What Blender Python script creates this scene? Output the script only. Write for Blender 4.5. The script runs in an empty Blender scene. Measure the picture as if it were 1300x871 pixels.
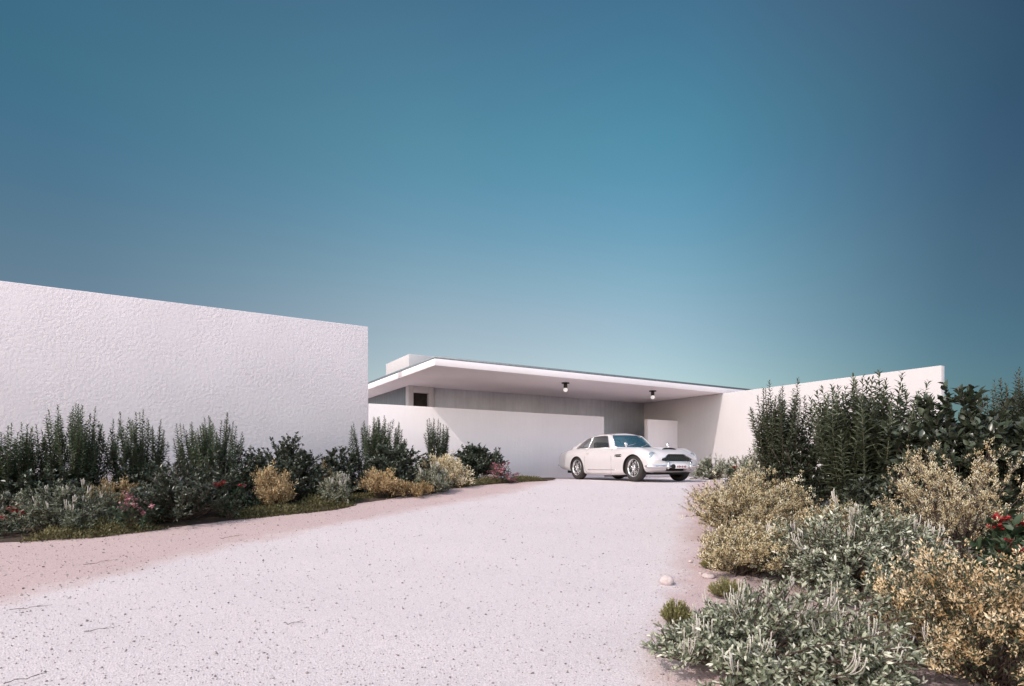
import bpy, bmesh, math
import numpy as np
from mathutils import Vector

C = bpy.context.scene.collection
sc = bpy.context.scene
R = math.radians

# ------------------------------------------------------------------ camera
EYE = 0.385
cd = bpy.data.cameras.new('camera')
cam = bpy.data.objects.new('camera', cd); C.objects.link(cam)
cam.location = (0, 0, EYE); cam.rotation_euler = (R(90), 0, 0)
cd.sensor_width = 36; cd.lens = 742 / 1300 * 36
cd.shift_y = 155.5 / 1300
cd.clip_start = 0.05; cd.clip_end = 3000
sc.camera = cam

# ------------------------------------------------------------------ sun and sky
SUN_EL = 44.8
to_sun = Vector((-0.727 * math.cos(R(SUN_EL)), -0.686 * math.cos(R(SUN_EL)), math.sin(R(SUN_EL)))).normalized()
sl = bpy.data.lights.new('sun', 'SUN'); sl.energy = 2.4; sl.angle = R(0.5); sl.color = (1.0, 0.93, 0.88)
sun = bpy.data.objects.new('sun', sl); C.objects.link(sun)
sun.rotation_euler = (-to_sun).to_track_quat('-Z', 'Y').to_euler(); sun.location = (-8, -8, 12)
w = bpy.data.worlds.new('World'); sc.world = w; w.use_nodes = True
nt = w.node_tree; nt.nodes.clear()
wo = nt.nodes.new('ShaderNodeOutputWorld'); bg = nt.nodes.new('ShaderNodeBackground')
sky = nt.nodes.new('ShaderNodeTexSky'); sky.sky_type = 'NISHITA'; sky.sun_disc = False
sky.sun_elevation = R(SUN_EL); sky.sun_rotation = math.atan2(to_sun.x, to_sun.y)
sky.altitude = 0; sky.air_density = 1.0; sky.dust_density = 1.0; sky.ozone_density = 1.0
# the sky deepens upwards; side vignette and fill light behind the camera are added
def wn(kind, **k):
    n = nt.nodes.new(kind)
    for a_, v_ in k.items(): setattr(n, a_, v_)
    return n
tcw = wn('ShaderNodeTexCoord'); sep = wn('ShaderNodeSeparateXYZ'); nt.links.new(tcw.outputs['Generated'], sep.inputs[0])
def wramp(src, lo, hi, stops, ip='CARDINAL'):
    mr = wn('ShaderNodeMapRange'); mr.inputs['From Min'].default_value = lo; mr.inputs['From Max'].default_value = hi
    nt.links.new(src, mr.inputs['Value'])
    r = wn('ShaderNodeValToRGB'); e = r.color_ramp.elements; r.color_ramp.interpolation = ip
    while len(e) < len(stops): e.new(.5)
    for k, (p, c) in enumerate(stops): e[k].position = (p - lo) / (hi - lo); e[k].color = (*c, 1)
    nt.links.new(mr.outputs[0], r.inputs[0]); return r.outputs[0]
def wmix(kind, fac, A, B):
    m = wn('ShaderNodeMix', data_type='RGBA', blend_type=kind)
    if isinstance(fac, float): m.inputs[0].default_value = fac
    else: nt.links.new(fac, m.inputs[0])
    for sck, v in ((m.inputs[6], A), (m.inputs[7], B)):
        if isinstance(v, tuple): sck.default_value = (*v, 1)
        else: nt.links.new(v, sck)
    return m.outputs[2]
elev = wramp(sep.outputs['Z'], 0.0, 1.0, [(0, (1.15, .88, .74)), (.22, (1.04, .94, .78)), (.34, (.80, 1.03, .84)), (.43, (.60, 1.05, .86)), (.62, (.44, .79, .74)), (1, (.35, .5, .52))])
azim = wramp(sep.outputs['X'], -1.0, 1.0, [(-1, (.25, .36, .45)), (-.56, (.44, .57, .66)), (-.25, (.88, .92, .94)), (.05, (1.0, 1, 1)), (.30, (.76, .85, .87)), (.58, (.21, .32, .38)), (1, (.14, .15, .22))])
front = wramp(sep.outputs['Y'], -.25, .35, [(-.25, (0, 0, 0)), (.35, (1, 1, 1))])
SUNSIDE_FILL = (2.80, 2.40, 1.98)
xz = wn('ShaderNodeMath', operation='MULTIPLY'); nt.links.new(sep.outputs['X'], xz.inputs[0]); nt.links.new(sep.outputs['Z'], xz.inputs[1])
upper = wramp(xz.outputs[0], -.5, .5, [(-.5, (1.2, .9, .8)), (-.28, (1.12, .93, .88)), (.10, (1, 1, 1)), (.33, (1.75, .92, .93)), (.5, (1.75, .9, .9))], 'EASE')
gain = wmix('MIX', front, SUNSIDE_FILL, wmix('MULTIPLY', 1.0, wmix('MULTIPLY', 1.0, elev, azim), upper))
nt.links.new(wmix('MULTIPLY', 1.0, sky.outputs[0], gain), bg.inputs[0])
bg.inputs[1].default_value = 0.15
nt.links.new(bg.outputs[0], wo.inputs[0])
sc.view_settings.view_transform = 'Standard'; sc.view_settings.look = 'None'
sc.view_settings.exposure = 0.0; sc.view_settings.gamma = 1.0; sc.view_settings.use_curve_mapping = False
sc.cycles.max_bounces = 8; sc.cycles.transparent_max_bounces = 8

# ------------------------------------------------------------------ helpers
def tag(o, label, cat, group=None):
    o['label'] = label; o['category'] = cat
    if group: o['group'] = group
    return o
def thing(name, label, cat, loc=(0, 0, 0), rz=0, group=None):
    o = bpy.data.objects.new(name, None); C.objects.link(o)
    o.empty_display_size = 0.1
    o.location = loc; o.rotation_euler = (0, 0, rz)
    return tag(o, label, cat, group)
class MB:
    """collects vertices, faces and one per-vertex tint; builds ONE mesh object"""
    def __init__(s): s.v = []; s.f3 = []; s.f4 = []; s.t = []; s.n = 0
    def add(s, v, f3=None, f4=None, t=0.5):
        v = np.asarray(v, float).reshape(-1, 3)
        s.v.append(v)
        if f3 is not None and len(f3): s.f3.append(np.asarray(f3, np.int64).reshape(-1, 3) + s.n)
        if f4 is not None and len(f4): s.f4.append(np.asarray(f4, np.int64).reshape(-1, 4) + s.n)
        s.t.append(np.full(len(v), t, float) if np.isscalar(t) else np.asarray(t, float).reshape(-1))
        s.n += len(v); return s
    def mesh(s, name, mat, smooth=False):
        v = np.concatenate(s.v); t = np.concatenate(s.t)
        f3 = np.concatenate(s.f3) if s.f3 else np.zeros((0, 3), np.int64)
        f4 = np.concatenate(s.f4) if s.f4 else np.zeros((0, 4), np.int64)
        m = bpy.data.meshes.new(name)
        m.vertices.add(len(v)); m.vertices.foreach_set('co', v.astype(np.float32).ravel())
        nl = len(f3) * 3 + len(f4) * 4
        m.loops.add(nl); m.polygons.add(len(f3) + len(f4))
        m.loops.foreach_set('vertex_index', np.concatenate([f3.ravel(), f4.ravel()]).astype(np.int32))
        st = np.concatenate([np.arange(len(f3)) * 3, len(f3) * 3 + np.arange(len(f4)) * 4]).astype(np.int32)
        m.polygons.foreach_set('loop_start', st)
        if smooth: m.polygons.foreach_set('use_smooth', np.ones(len(st), bool))
        a = m.attributes.new('tint', 'FLOAT', 'POINT'); a.data.foreach_set('value', t.astype(np.float32))
        m.update(calc_edges=True); m.validate()
        if mat: m.materials.append(mat)
        return m
    def build(s, name, mat, parent=None, smooth=False, loc=None):
        o = bpy.data.objects.new(name, s.mesh(name, mat, smooth)); C.objects.link(o)
        if parent: o.parent = parent
        if loc is not None: o.location = loc
        return o

def unit(a): return a / np.maximum(np.linalg.norm(a, axis=-1, keepdims=True), 1e-9)

def tubes(mb, P, rad, sides=4, t=0.5, cap=True):
    """P (M,K,3) polylines, rad (M,K)"""
    P = np.asarray(P, float); M, K, _ = P.shape
    rad = np.broadcast_to(np.asarray(rad, float), (M, K))
    T = np.gradient(P, axis=1); T = unit(T)
    ref = np.where(np.abs(T[:, :1, 2:3]) > 0.9, np.array([1., 0, 0]), np.array([0, 0, 1.]))
    S = unit(np.cross(T, np.broadcast_to(ref, T.shape))); B = np.cross(S, T)
    a = np.arange(sides) * 2 * np.pi / sides
    V = P[:, :, None] + rad[..., None, None] * (np.cos(a)[:, None] * S[:, :, None] + np.sin(a)[:, None] * B[:, :, None])
    i = np.arange(M * K * sides).reshape(M, K, sides); j = np.roll(i, -1, axis=2)
    f4 = np.stack([i[:, :-1], j[:, :-1], j[:, 1:], i[:, 1:]], -1).reshape(-1, 4)
    f3 = None
    if cap:
        f3 = []
        for k in range(1, sides - 1):
            f3.append(np.stack([i[:, -1, 0], i[:, -1, k], i[:, -1, k + 1]], -1)); f3.append(np.stack([i[:, 0, 0], i[:, 0, k + 1], i[:, 0, k]], -1))
        f3 = np.concatenate(f3)
    tt = t if np.isscalar(t) else np.repeat(t, K * sides)
    mb.add(V, f3, f4, tt)

def leaves(mb, P, D, N, L, W, t, hi=False, fold=0.25, bend=0.15):
    """a batch of leaf blades: base P, direction D, face normal N, length L, width W"""
    P = np.asarray(P, float); n = len(P)
    D = unit(D); S = unit(np.cross(D, N)); N = np.cross(S, D)
    L = np.broadcast_to(np.asarray(L, float), (n,)); W = np.broadcast_to(np.asarray(W, float), (n,))
    if hi:
        tpl = [(0, 0, 0), (.28, -.42, 1), (.28, 0, 0), (.28, .42, 1), (.66, -.40, 1), (.66, 0, 0), (.66, .40, 1), (1, 0, 0)]
        f3 = np.array([(0, 2, 1), (0, 3, 2), (4, 5, 7), (5, 6, 7)]); f4 = np.array([(1, 2, 5, 4), (2, 3, 6, 5)])
    else:
        tpl = [(0, 0, 0), (.45, -.5, 1), (1, 0, 0), (.45, .5, 1)]
        f3 = np.array([(0, 2, 1), (0, 3, 2)]); f4 = None
    V = np.zeros((n, len(tpl), 3))
    for k, (u, s_, up) in enumerate(tpl):
        V[:, k] = P + D * (u * L)[:, None] + S * (s_ * W)[:, None] + N * (up * fold * W * 0.5 - bend * u * u * L)[:, None]
    off = (np.arange(n) * len(tpl))[:, None, None]
    tt = np.repeat(np.broadcast_to(np.asarray(t, float), (n,)), len(tpl))
    mb.add(V, (f3[None] + off).reshape(-1, 3), None if f4 is None else (f4[None] + off).reshape(-1, 4), tt)

def bez(A, B, Cc, t):
    t = t[..., None]
    return (1 - t) ** 2 * A + 2 * t * (1 - t) * B + t * t * Cc
def beztan(A, B, Cc, t):
    t = t[..., None]
    return unit(2 * (1 - t) * (B - A) + 2 * t * (Cc - B))

def box(mb, x0, x1, y0, y1, z0, z1, M=None):
    v = np.array([(x, y, z) for z in (z0, z1) for (x, y) in ((x0, y0), (x1, y0), (x1, y1), (x0, y1))], float)
    if M is not None: v = M(v)
    mb.add(v, None, [(3, 2, 1, 0), (4, 5, 6, 7), (0, 1, 5, 4), (1, 2, 6, 5), (2, 3, 7, 6), (3, 0, 4, 7)])
def bevel(o, width=0.01, seg=2):
    m = o.modifiers.new('bevel', 'BEVEL'); m.width = width; m.segments = seg; m.limit_method = 'ANGLE'
    return o
def lathe(mb, prof, seg=24, axis='z', M=None, t=.5):
    prof = np.asarray(prof, float); K = len(prof)
    a = np.arange(seg) * 2 * np.pi / seg
    r = prof[:, 0][:, None]; h = np.broadcast_to(prof[:, 1][:, None], (K, seg))
    x = r * np.cos(a); y = r * np.sin(a)
    V = np.stack([x, y, h], -1) if axis == 'z' else np.stack([x, h, y], -1)
    if M is not None: V = M(V.reshape(-1, 3))
    i = np.arange(K * seg).reshape(K, seg); j = np.roll(i, -1, 1)
    f4 = np.stack([i[:-1], j[:-1], j[1:], i[1:]], -1).reshape(-1, 4)
    mb.add(V, None, f4, t)

# ------------------------------------------------------------------ materials
def srgb(r, g, b):
    f = lambda c: (c / 255 / 12.92) if c / 255 <= 0.04045 else ((c / 255 + 0.055) / 1.055) ** 2.4
    return (f(r), f(g), f(b), 1)
def mat(name):
    m = bpy.data.materials.new(name); m.use_nodes = True
    return m, m.node_tree, m.node_tree.nodes['Principled BSDF']
def simple(name, col, rough=0.5, metal=0.0, noise=0.0, nscale=20, coat=0.0, spec=0.5):
    m, t, p = mat(name)
    p.inputs['Roughness'].default_value = rough; p.inputs['Metallic'].default_value = metal
    p.inputs['Coat Weight'].default_value = coat; p.inputs['Specular IOR Level'].default_value = spec
    tc = t.nodes.new('ShaderNodeTexCoord'); n = t.nodes.new('ShaderNodeTexNoise')
    n.inputs['Scale'].default_value = nscale; n.inputs['Detail'].default_value = 4
    t.links.new(tc.outputs['Object'], n.inputs['Vector'])
    r = t.nodes.new('ShaderNodeValToRGB')
    c = np.array(col[:3])
    r.color_ramp.elements[0].color = (*(c * (1 - noise)), 1); r.color_ramp.elements[1].color = (*np.minimum(c * (1 + noise), 1), 1)
    r.color_ramp.elements[0].position = .3; r.color_ramp.elements[1].position = .7
    t.links.new(n.outputs[0], r.inputs[0]); t.links.new(r.outputs[0], p.inputs['Base Color'])
    return m
def stucco(name, c0, c1, scale, strength, streak=0.0, dist=0.02, big=0.25):
    m, t, p = mat(name); N = t.nodes.new; Lk = t.links.new
    p.inputs['Roughness'].default_value = 0.9; p.inputs['Specular IOR Level'].default_value = 0.15
    tc = N('ShaderNodeTexCoord')
    n1 = N('ShaderNodeTexNoise'); n1.inputs['Scale'].default_value = scale; n1.inputs['Detail'].default_value = 3; n1.inputs['Roughness'].default_value = .55
    n2 = N('ShaderNodeTexNoise'); n2.inputs['Scale'].default_value = .7; n2.inputs['Detail'].default_value = 7; n2.inputs['Roughness'].default_value = .65
    mp = N('ShaderNodeMapping'); mp.inputs['Scale'].default_value = (6, 6, .5)
    n3 = N('ShaderNodeTexNoise'); n3.inputs['Scale'].default_value = 1.6; n3.inputs['Detail'].default_value = 7; n3.inputs['Roughness'].default_value = .7
    Lk(tc.outputs['Object'], n1.inputs['Vector']); Lk(tc.outputs['Object'], n2.inputs['Vector'])
    Lk(tc.outputs['Object'], mp.inputs['Vector']); Lk(mp.outputs[0], n3.inputs['Vector'])
    mx = N('ShaderNodeMix'); mx.data_type = 'FLOAT'; mx.inputs[0].default_value = streak
    Lk(n2.outputs[0], mx.inputs[2]); Lk(n3.outputs[0], mx.inputs[3])
    r = N('ShaderNodeValToRGB'); r.color_ramp.elements[0].color = c0; r.color_ramp.elements[1].color = c1
    r.color_ramp.elements[0].position = .5 - big; r.color_ramp.elements[1].position = .5 + big
    Lk(mx.outputs[0], r.inputs[0]); Lk(r.outputs[0], p.inputs['Base Color'])
    b = N('ShaderNodeBump'); b.inputs['Strength'].default_value = strength; b.inputs['Distance'].default_value = dist
    n4 = N('ShaderNodeTexNoise'); n4.inputs['Scale'].default_value = scale * 3.1; n4.inputs['Detail'].default_value = 6; n4.inputs['Roughness'].default_value = .75
    vp = N('ShaderNodeTexVoronoi'); vp.inputs['Scale'].default_value = scale * .9; vp.inputs['Randomness'].default_value = 1
    pit = N('ShaderNodeMapRange'); pit.inputs['From Min'].default_value = .0; pit.inputs['From Max'].default_value = .22; pit.inputs['To Min'].default_value = -.35; pit.inputs['To Max'].default_value = 0
    pm_ = N('ShaderNodeMath'); pm_.operation = 'MULTIPLY'; gt = N('ShaderNodeMath'); gt.operation = 'GREATER_THAN'; gt.inputs[1].default_value = .62
    s1 = N('ShaderNodeMath'); s1.operation = 'MULTIPLY_ADD'; s1.inputs[1].default_value = .45; s2 = N('ShaderNodeMath'); s2.operation = 'ADD'
    Lk(tc.outputs['Object'], n4.inputs['Vector']); Lk(tc.outputs['Object'], vp.inputs['Vector'])
    Lk(vp.outputs['Distance'], pit.inputs['Value']); Lk(vp.outputs['Color'], gt.inputs[0]); Lk(pit.outputs[0], pm_.inputs[0]); Lk(gt.outputs[0], pm_.inputs[1])
    Lk(n4.outputs[0], s1.inputs[0]); Lk(n1.outputs[0], s1.inputs[2]); Lk(s1.outputs[0], s2.inputs[0]); Lk(pm_.outputs[0], s2.inputs[1])
    am = N('ShaderNodeMapRange'); am.inputs['From Min'].default_value = .35; am.inputs['From Max'].default_value = .65; am.inputs['To Min'].default_value = strength * .35; am.inputs['To Max'].default_value = strength * 1.45
    n5 = N('ShaderNodeTexNoise'); n5.inputs['Scale'].default_value = 1.1; n5.inputs['Detail'].default_value = 6; n5.inputs['Roughness'].default_value = .7
    Lk(tc.outputs['Object'], n5.inputs['Vector']); Lk(n5.outputs[0], am.inputs['Value']); Lk(am.outputs[0], b.inputs['Strength'])
    Lk(s2.outputs[0], b.inputs['Height']); Lk(b.outputs[0], p.inputs['Normal'])
    return m
def leafmat(name, cols, rough=0.5, trans=0.2, spec=0.4):
    m, t, p = mat(name); N = t.nodes.new; Lk = t.links.new
    p.inputs['Roughness'].default_value = rough; p.inputs['Specular IOR Level'].default_value = spec
    at = N('ShaderNodeAttribute'); at.attribute_name = 'tint'
    r = N('ShaderNodeValToRGB'); e = r.color_ramp.elements
    while len(e) < len(cols): e.new(0.5)
    for k, c in enumerate(cols):
        e[k].position = k / (len(cols) - 1); e[k].color = (*c[:3], 1)
    Lk(at.outputs['Fac'], r.inputs[0]); Lk(r.outputs[0], p.inputs['Base Color'])
    if trans:
        tr = N('ShaderNodeBsdfTranslucent'); mx = N('ShaderNodeMixShader'); mx.inputs[0].default_value = trans
        Lk(r.outputs[0], tr.inputs['Color']); Lk(p.outputs[0], mx.inputs[1]); Lk(tr.outputs[0], mx.inputs[2])
        Lk(mx.outputs[0], t.nodes['Material Output'].inputs['Surface'])
    return m
def ground_mat():
    m, t, p = mat('gravel_and_soil'); N = t.nodes.new; Lk = t.links.new
    p.inputs['Roughness'].default_value = 0.95; p.inputs['Specular IOR Level'].default_value = 0.1
    tc = N('ShaderNodeTexCoord'); at = N('ShaderNodeAttribute'); at.attribute_name = 'tint'
    nb = N('ShaderNodeTexNoise'); nb.inputs['Scale'].default_value = 2.2; nb.inputs['Detail'].default_value = 9; nb.inputs['Roughness'].default_value = .7
    ng = N('ShaderNodeTexNoise'); ng.inputs['Scale'].default_value = 85; ng.inputs['Detail'].default_value = 6; ng.inputs['Roughness'].default_value = .7
    vo = N('ShaderNodeTexVoronoi'); vo.inputs['Scale'].default_value = 85
    for n in (nb, ng, vo): Lk(tc.outputs['Object'], n.inputs['Vector'])
    # soft irregular border between pale gravel and pinker soil
    ad = N('ShaderNodeMath'); ad.operation = 'MULTIPLY_ADD'; ad.inputs[1].default_value = 0.9; ad.inputs[2].default_value = -0.45
    Lk(nb.outputs[0], ad.inputs[0])
    sm = N('ShaderNodeMath'); sm.operation = 'ADD'; Lk(at.outputs['Fac'], sm.inputs[0]); Lk(ad.outputs[0], sm.inputs[1])
    cr = N('ShaderNodeValToRGB'); cr.color_ramp.elements[0].position = .3; cr.color_ramp.elements[1].position = .7
    cr.color_ramp.elements[0].color = (.585, .455, .44, 1); cr.color_ramp.elements[1].color = (.69, .63, .635, 1)
    Lk(sm.outputs[0], cr.inputs[0])
    gr = N('ShaderNodeValToRGB'); gr.color_ramp.elements[0].position = .3; gr.color_ramp.elements[1].position = .65
    gr.color_ramp.elements[0].color = (.60, .585, .60, 1); gr.color_ramp.elements[1].color = (1.10, 1.09, 1.09, 1)
    Lk(ng.outputs[0], gr.inputs[0])
    mu = N('ShaderNodeMix'); mu.data_type = 'RGBA'; mu.blend_type = 'MULTIPLY'; mu.inputs[0].default_value = 1
    Lk(cr.outputs[0], mu.inputs[6]); Lk(gr.outputs[0], mu.inputs[7])
    Lk(mu.outputs[2], p.inputs['Base Color'])
    hs = N('ShaderNodeMath'); hs.operation = 'MULTIPLY_ADD'; hs.inputs[1].default_value = -0.6
    Lk(vo.outputs['Distance'], hs.inputs[0]); Lk(ng.outputs[0], hs.inputs[2])
    b = N('ShaderNodeBump'); b.inputs['Strength'].default_value = .55; b.inputs['Distance'].default_value = .012
    Lk(hs.outputs[0], b.inputs['Height']); Lk(b.outputs[0], p.inputs['Normal'])
    return m

M_WALL = stucco('white_rough_render', (.75, .67, .685, 1), (.85, .765, .78, 1), 15, .52, .15, .032)
M_LOW = stucco('white_smooth_render', (.80, .735, .75, 1), (.89, .82, .835, 1), 14, .4, .4, .02)
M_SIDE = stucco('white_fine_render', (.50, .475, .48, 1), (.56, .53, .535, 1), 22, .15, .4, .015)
M_CONC = stucco('grey_streaked_concrete', (.54, .555, .60, 1), (.78, .80, .85, 1), 14, .3, .35, .012, .16)
M_SOFF = stucco('white_soffit', (.80, .73, .745, 1), (.87, .80, .815, 1), 18, .12, .2, .01)
M_FLASH = simple('blue_grey_flashing', (.16, .19, .21), .5, .3, .15)
M_DARK = simple('dark_brown_panel', (.045, .035, .03), .5, 0, .3, 8)
M_BOARD = stucco('blue_grey_boards', (.22, .25, .275, 1), (.31, .345, .37, 1), 12, .2, .85, .012, .14)
M_BLACK = simple('black_metal', (.02, .018, .018), .45, .3, .2)
M_BULB = simple('opal_glass', (.82, .80, .80), .15, 0, .02, coat=.5)
_p = M_BULB.node_tree.nodes['Principled BSDF']; _p.inputs['Emission Color'].default_value = (1, .95, .92, 1); _p.inputs['Emission Strength'].default_value = .4
M_GROUND = ground_mat()
M_SOIL = stucco('shade_toned_bed_soil', (.05, .036, .028, 1), (.115, .085, .068, 1), 40, .8, 0, .03)  # left bed soil with the planting's shade put into its colour
M_SOILP = stucco('pinkish_bed_soil', (.30, .225, .21, 1), (.50, .40, .385, 1), 45, .9, 0, .03)

# ------------------------------------------------------------------ terrain
SLOPE = 0.09; CREST = 13.4
def softplus(x, b=1.1): return np.log1p(np.exp(-np.abs(x) * b)) / b + np.maximum(x, 0)
def zg(x, y):
    x = np.asarray(x, float); y = np.asarray(y, float)
    z = -SLOPE * softplus(CREST - np.clip(y, -14, 40), 2.6)
    return z
def at(px, Y): return (px - 650) / 742 * Y
def ground_px(px, py):                       # where a sight line to that height meets the slope
    Y = (EYE + SLOPE * CREST) / ((py - 591) / 742 + SLOPE)
    return at(px, Y), Y

BED_EDGE = np.array([(-11, 3.5), (-6.3, 7.15), (-5.4, 7.5), (-4.5, 8.35), (-3.9, 8.9), (-3.1, 9.6), (-2.46, 10.7), (-1.7, 11.8), (-.85, 12.9), (0.1, 13.8), (.75, 14.6), (1.1, 15.6), (1.3, 18.4)])
DRIVE_L = np.array([(-9, .5), (-6, 3.2), (-4.27, 4.88), (-3.33, 7.07), (-2.05, 8.94), (-.16, 11.57), (.8, 13.6), (1.1, 20)])
DRIVE_R = np.array([(.2, .5), (.75, 3), (1.11, 4.34), (1.78, 6.15), (3.1, 10.5), (4.4, 14), (6.0, 16.5), (7.5, 20)])
RIGHT_EDGE = np.array([(.1, -1), (.75, 3), (1.25, 4.34), (2.0, 6.15), (3.4, 10.5), (4.6, 14), (5.6, 15.4), (9, 17.0)])
def xedge(E_, y): return np.interp(y, E_[:, 1], E_[:, 0])

def grow(a, b, step, lim, k=1.25):
    c = list(np.arange(a, b + 1e-6, step)); s = step; lo, hi = a, b
    while hi < lim: s *= k; hi += s; c.append(hi)
    s = step
    while lo > -lim: s *= k; lo -= s; c.insert(0, lo)
    return np.array(c)
gx = grow(-12, 12, .1, 900); gy = grow(.5, 21, .1, 900)
X, Y = np.meshgrid(gx, gy)
rngg = np.random.default_rng(3)
def wob(x, y, f, seed):
    r = np.random.default_rng(seed); o = np.zeros_like(x)
    for k in range(5):
        a, b, ph = r.normal(0, f, 3); o += np.sin(a * x + b * y + ph * 3)
    return o / 5
def terrain(x, y):
    near = np.exp(-((x / 14) ** 2 + ((y - 8) / 12) ** 2) ** 3)
    return zg(x, y) + near * (.018 * wob(x, y, 2.0, 1) + .012 * wob(x, y, 6, 2)) * np.clip((13.4 - y) / 3, 0, 1)
Z = terrain(X, Y)
dl = X - xedge(DRIVE_L, Y); dr = xedge(DRIVE_R, Y) - X
dm = np.clip(.5 + np.minimum(dl / 1.3, dr / .9), 0, 1); dm[Y > 15] = 1
nyy, nxx = X.shape
idx = np.arange(nxx * nyy).reshape(nyy, nxx)
quads = np.stack([idx[:-1, :-1], idx[:-1, 1:], idx[1:, 1:], idx[1:, :-1]], -1)
cx = lambda A: A[:-1, :-1]
drivemask = cx((dm > .5) & (Y > -15) & (Y < 21) & (np.abs(X) < 14))
def sheet(name, mask, m):
    q = quads[mask]; used, inv = np.unique(q, return_inverse=True)
    mb = MB(); mb.add(np.stack([X.ravel()[used], Y.ravel()[used], Z.ravel()[used]], -1), None, inv.reshape(-1, 4), dm.ravel()[used])
    o = mb.build(name, m, None, True); o['kind'] = 'structure'; return o
sheet('ground', ~drivemask, M_GROUND)
sheet('driveway', drivemask, M_GROUND)
def bed(y0, y1, edge_x, far_x, m):
    ys = np.linspace(y0, y1, int((y1 - y0) / .06)); ts = np.concatenate([np.linspace(0, .3, 30), np.linspace(.34, 1, 26)])
    ex = edge_x(ys); XX = ex[:, None] + (far_x(ys) - ex)[:, None] * ts[None]; YY = np.repeat(ys[:, None], len(ts), 1)
    ZZ = terrain(XX, YY) + .008 * np.clip(ts / .05, 0, 1)[None] + .004 + .012 * wob(XX, YY, 9, 31) * np.clip(ts / .05, 0, 1)[None]
    ii = np.arange(XX.size).reshape(XX.shape); mb = MB()
    q = np.stack([ii[:-1, :-1], ii[:-1, 1:], ii[1:, 1:], ii[1:, :-1]], -1).reshape(-1, 4)
    if XX[0, 1] < XX[0, 0]: q = q[:, ::-1]
    mb.add(np.stack([XX, YY, ZZ], -1), None, q)
    o = mb.build('planting_bed', m, None, True); o['kind'] = 'structure'
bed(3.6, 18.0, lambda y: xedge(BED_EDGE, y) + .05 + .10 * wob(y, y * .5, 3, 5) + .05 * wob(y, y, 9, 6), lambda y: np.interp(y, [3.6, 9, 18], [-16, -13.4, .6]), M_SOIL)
bed(-2.0, 16.5, lambda y: xedge(RIGHT_EDGE, y) + .45 + .10 * wob(y, y * .5, 3, 7) + .05 * wob(y, y, 9, 8), lambda y: 15 + 0 * y, M_SOILP)

# ------------------------------------------------------------------ house
TH = R(58.8); O2 = np.array([.239, 17.7])
D1 = np.array([math.sin(TH), math.cos(TH)]); D2 = np.array([-math.cos(TH), math.sin(TH)])
HRZ = math.atan2(D1[1], D1[0])
def house_empty(name, label, cat, u, v):
    p = O2 + u * D1 + v * D2
    return thing(name, label, cat, (p[0], p[1], 0), HRZ)
def slab(name, parent, m, u0, u1, v0, v1, z0, z1, bev=.012, org=(0, 0)):
    mb = MB(); box(mb, u0 - org[0], u1 - org[0], v0 - org[1], v1 - org[1], z0, z1)
    o = mb.build(name, m, parent)
    if bev: bevel(o, bev)
    return o
U = 6.751; VB = 1.672; VF = -1.986; UC = -3.666
def place(o, u, v):
    p = O2 + u * D1 + v * D2; o.location = (p[0], p[1], 0); o.rotation_euler = (0, 0, HRZ); return o
def wallthing(name, label, cat, m, u0, u1, v0, v1, z0, z1):
    o = slab(name, None, m, u0, u1, v0, v1, z0, z1, .014, (u0, v0)); place(o, u0, v0); return tag(o, label, cat)
wallthing('boundary_wall', 'tall white rough rendered wall behind the left shrubs', 'wall', M_WALL, -26, -4.671, 0, .28, -1.2, 4.014)
wallthing('garden_wall', 'low white wall in front of the carport, behind the car tail', 'wall', M_LOW, -4.669, 3.302, 0, .2, -.3, 2.008)
wallthing('stub_wall', 'short free white wall piece beyond the car bonnet, joined to the right wall', 'wall', M_LOW, 5.281, U - .002, 0, .182, -.3, 2.006)
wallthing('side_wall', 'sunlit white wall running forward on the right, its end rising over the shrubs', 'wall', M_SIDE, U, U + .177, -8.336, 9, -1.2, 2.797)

H = house_empty('house', 'low flat roofed house with deep overhanging white roof over the carport', 'house', 0, 0)
slab('roof', H, M_SOFF, UC, U + 3.5, VF, 9, 2.80, 2.97, .01)
rf = [c for c in H.children][0]
mb = MB(); box(mb, UC + .015, U + 3.48, VF + .015, 8.98, 2.972, 3.035)
mb.build('roof_flashing', M_FLASH, rf)
u0 = -2.905
slab('back_wall', H, M_CONC, -2.088, U - .004, VB + .06, VB + .3, -.3, 2.798, 0)
mb = MB(); box(mb, u0, u0 + .2, VB + .26, 8.9, -.3, 2.798); mb.build('side_cladding', M_BOARD, H)
# door frame: two jambs and a head, the dark panel set back
mb = MB()
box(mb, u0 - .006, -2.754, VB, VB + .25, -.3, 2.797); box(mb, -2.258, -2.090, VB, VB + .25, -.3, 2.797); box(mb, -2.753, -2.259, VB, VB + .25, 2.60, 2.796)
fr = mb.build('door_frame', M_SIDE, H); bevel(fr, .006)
mb = MB(); box(mb, -2.752, -2.26, VB + .13, VB + .17, -.25, 2.598); mb.build('door_panel', M_DARK, fr)
slab('roof_block', H, M_SIDE, u0, -2.09, VB, 3.746, 3.036, 3.75, .012)

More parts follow.
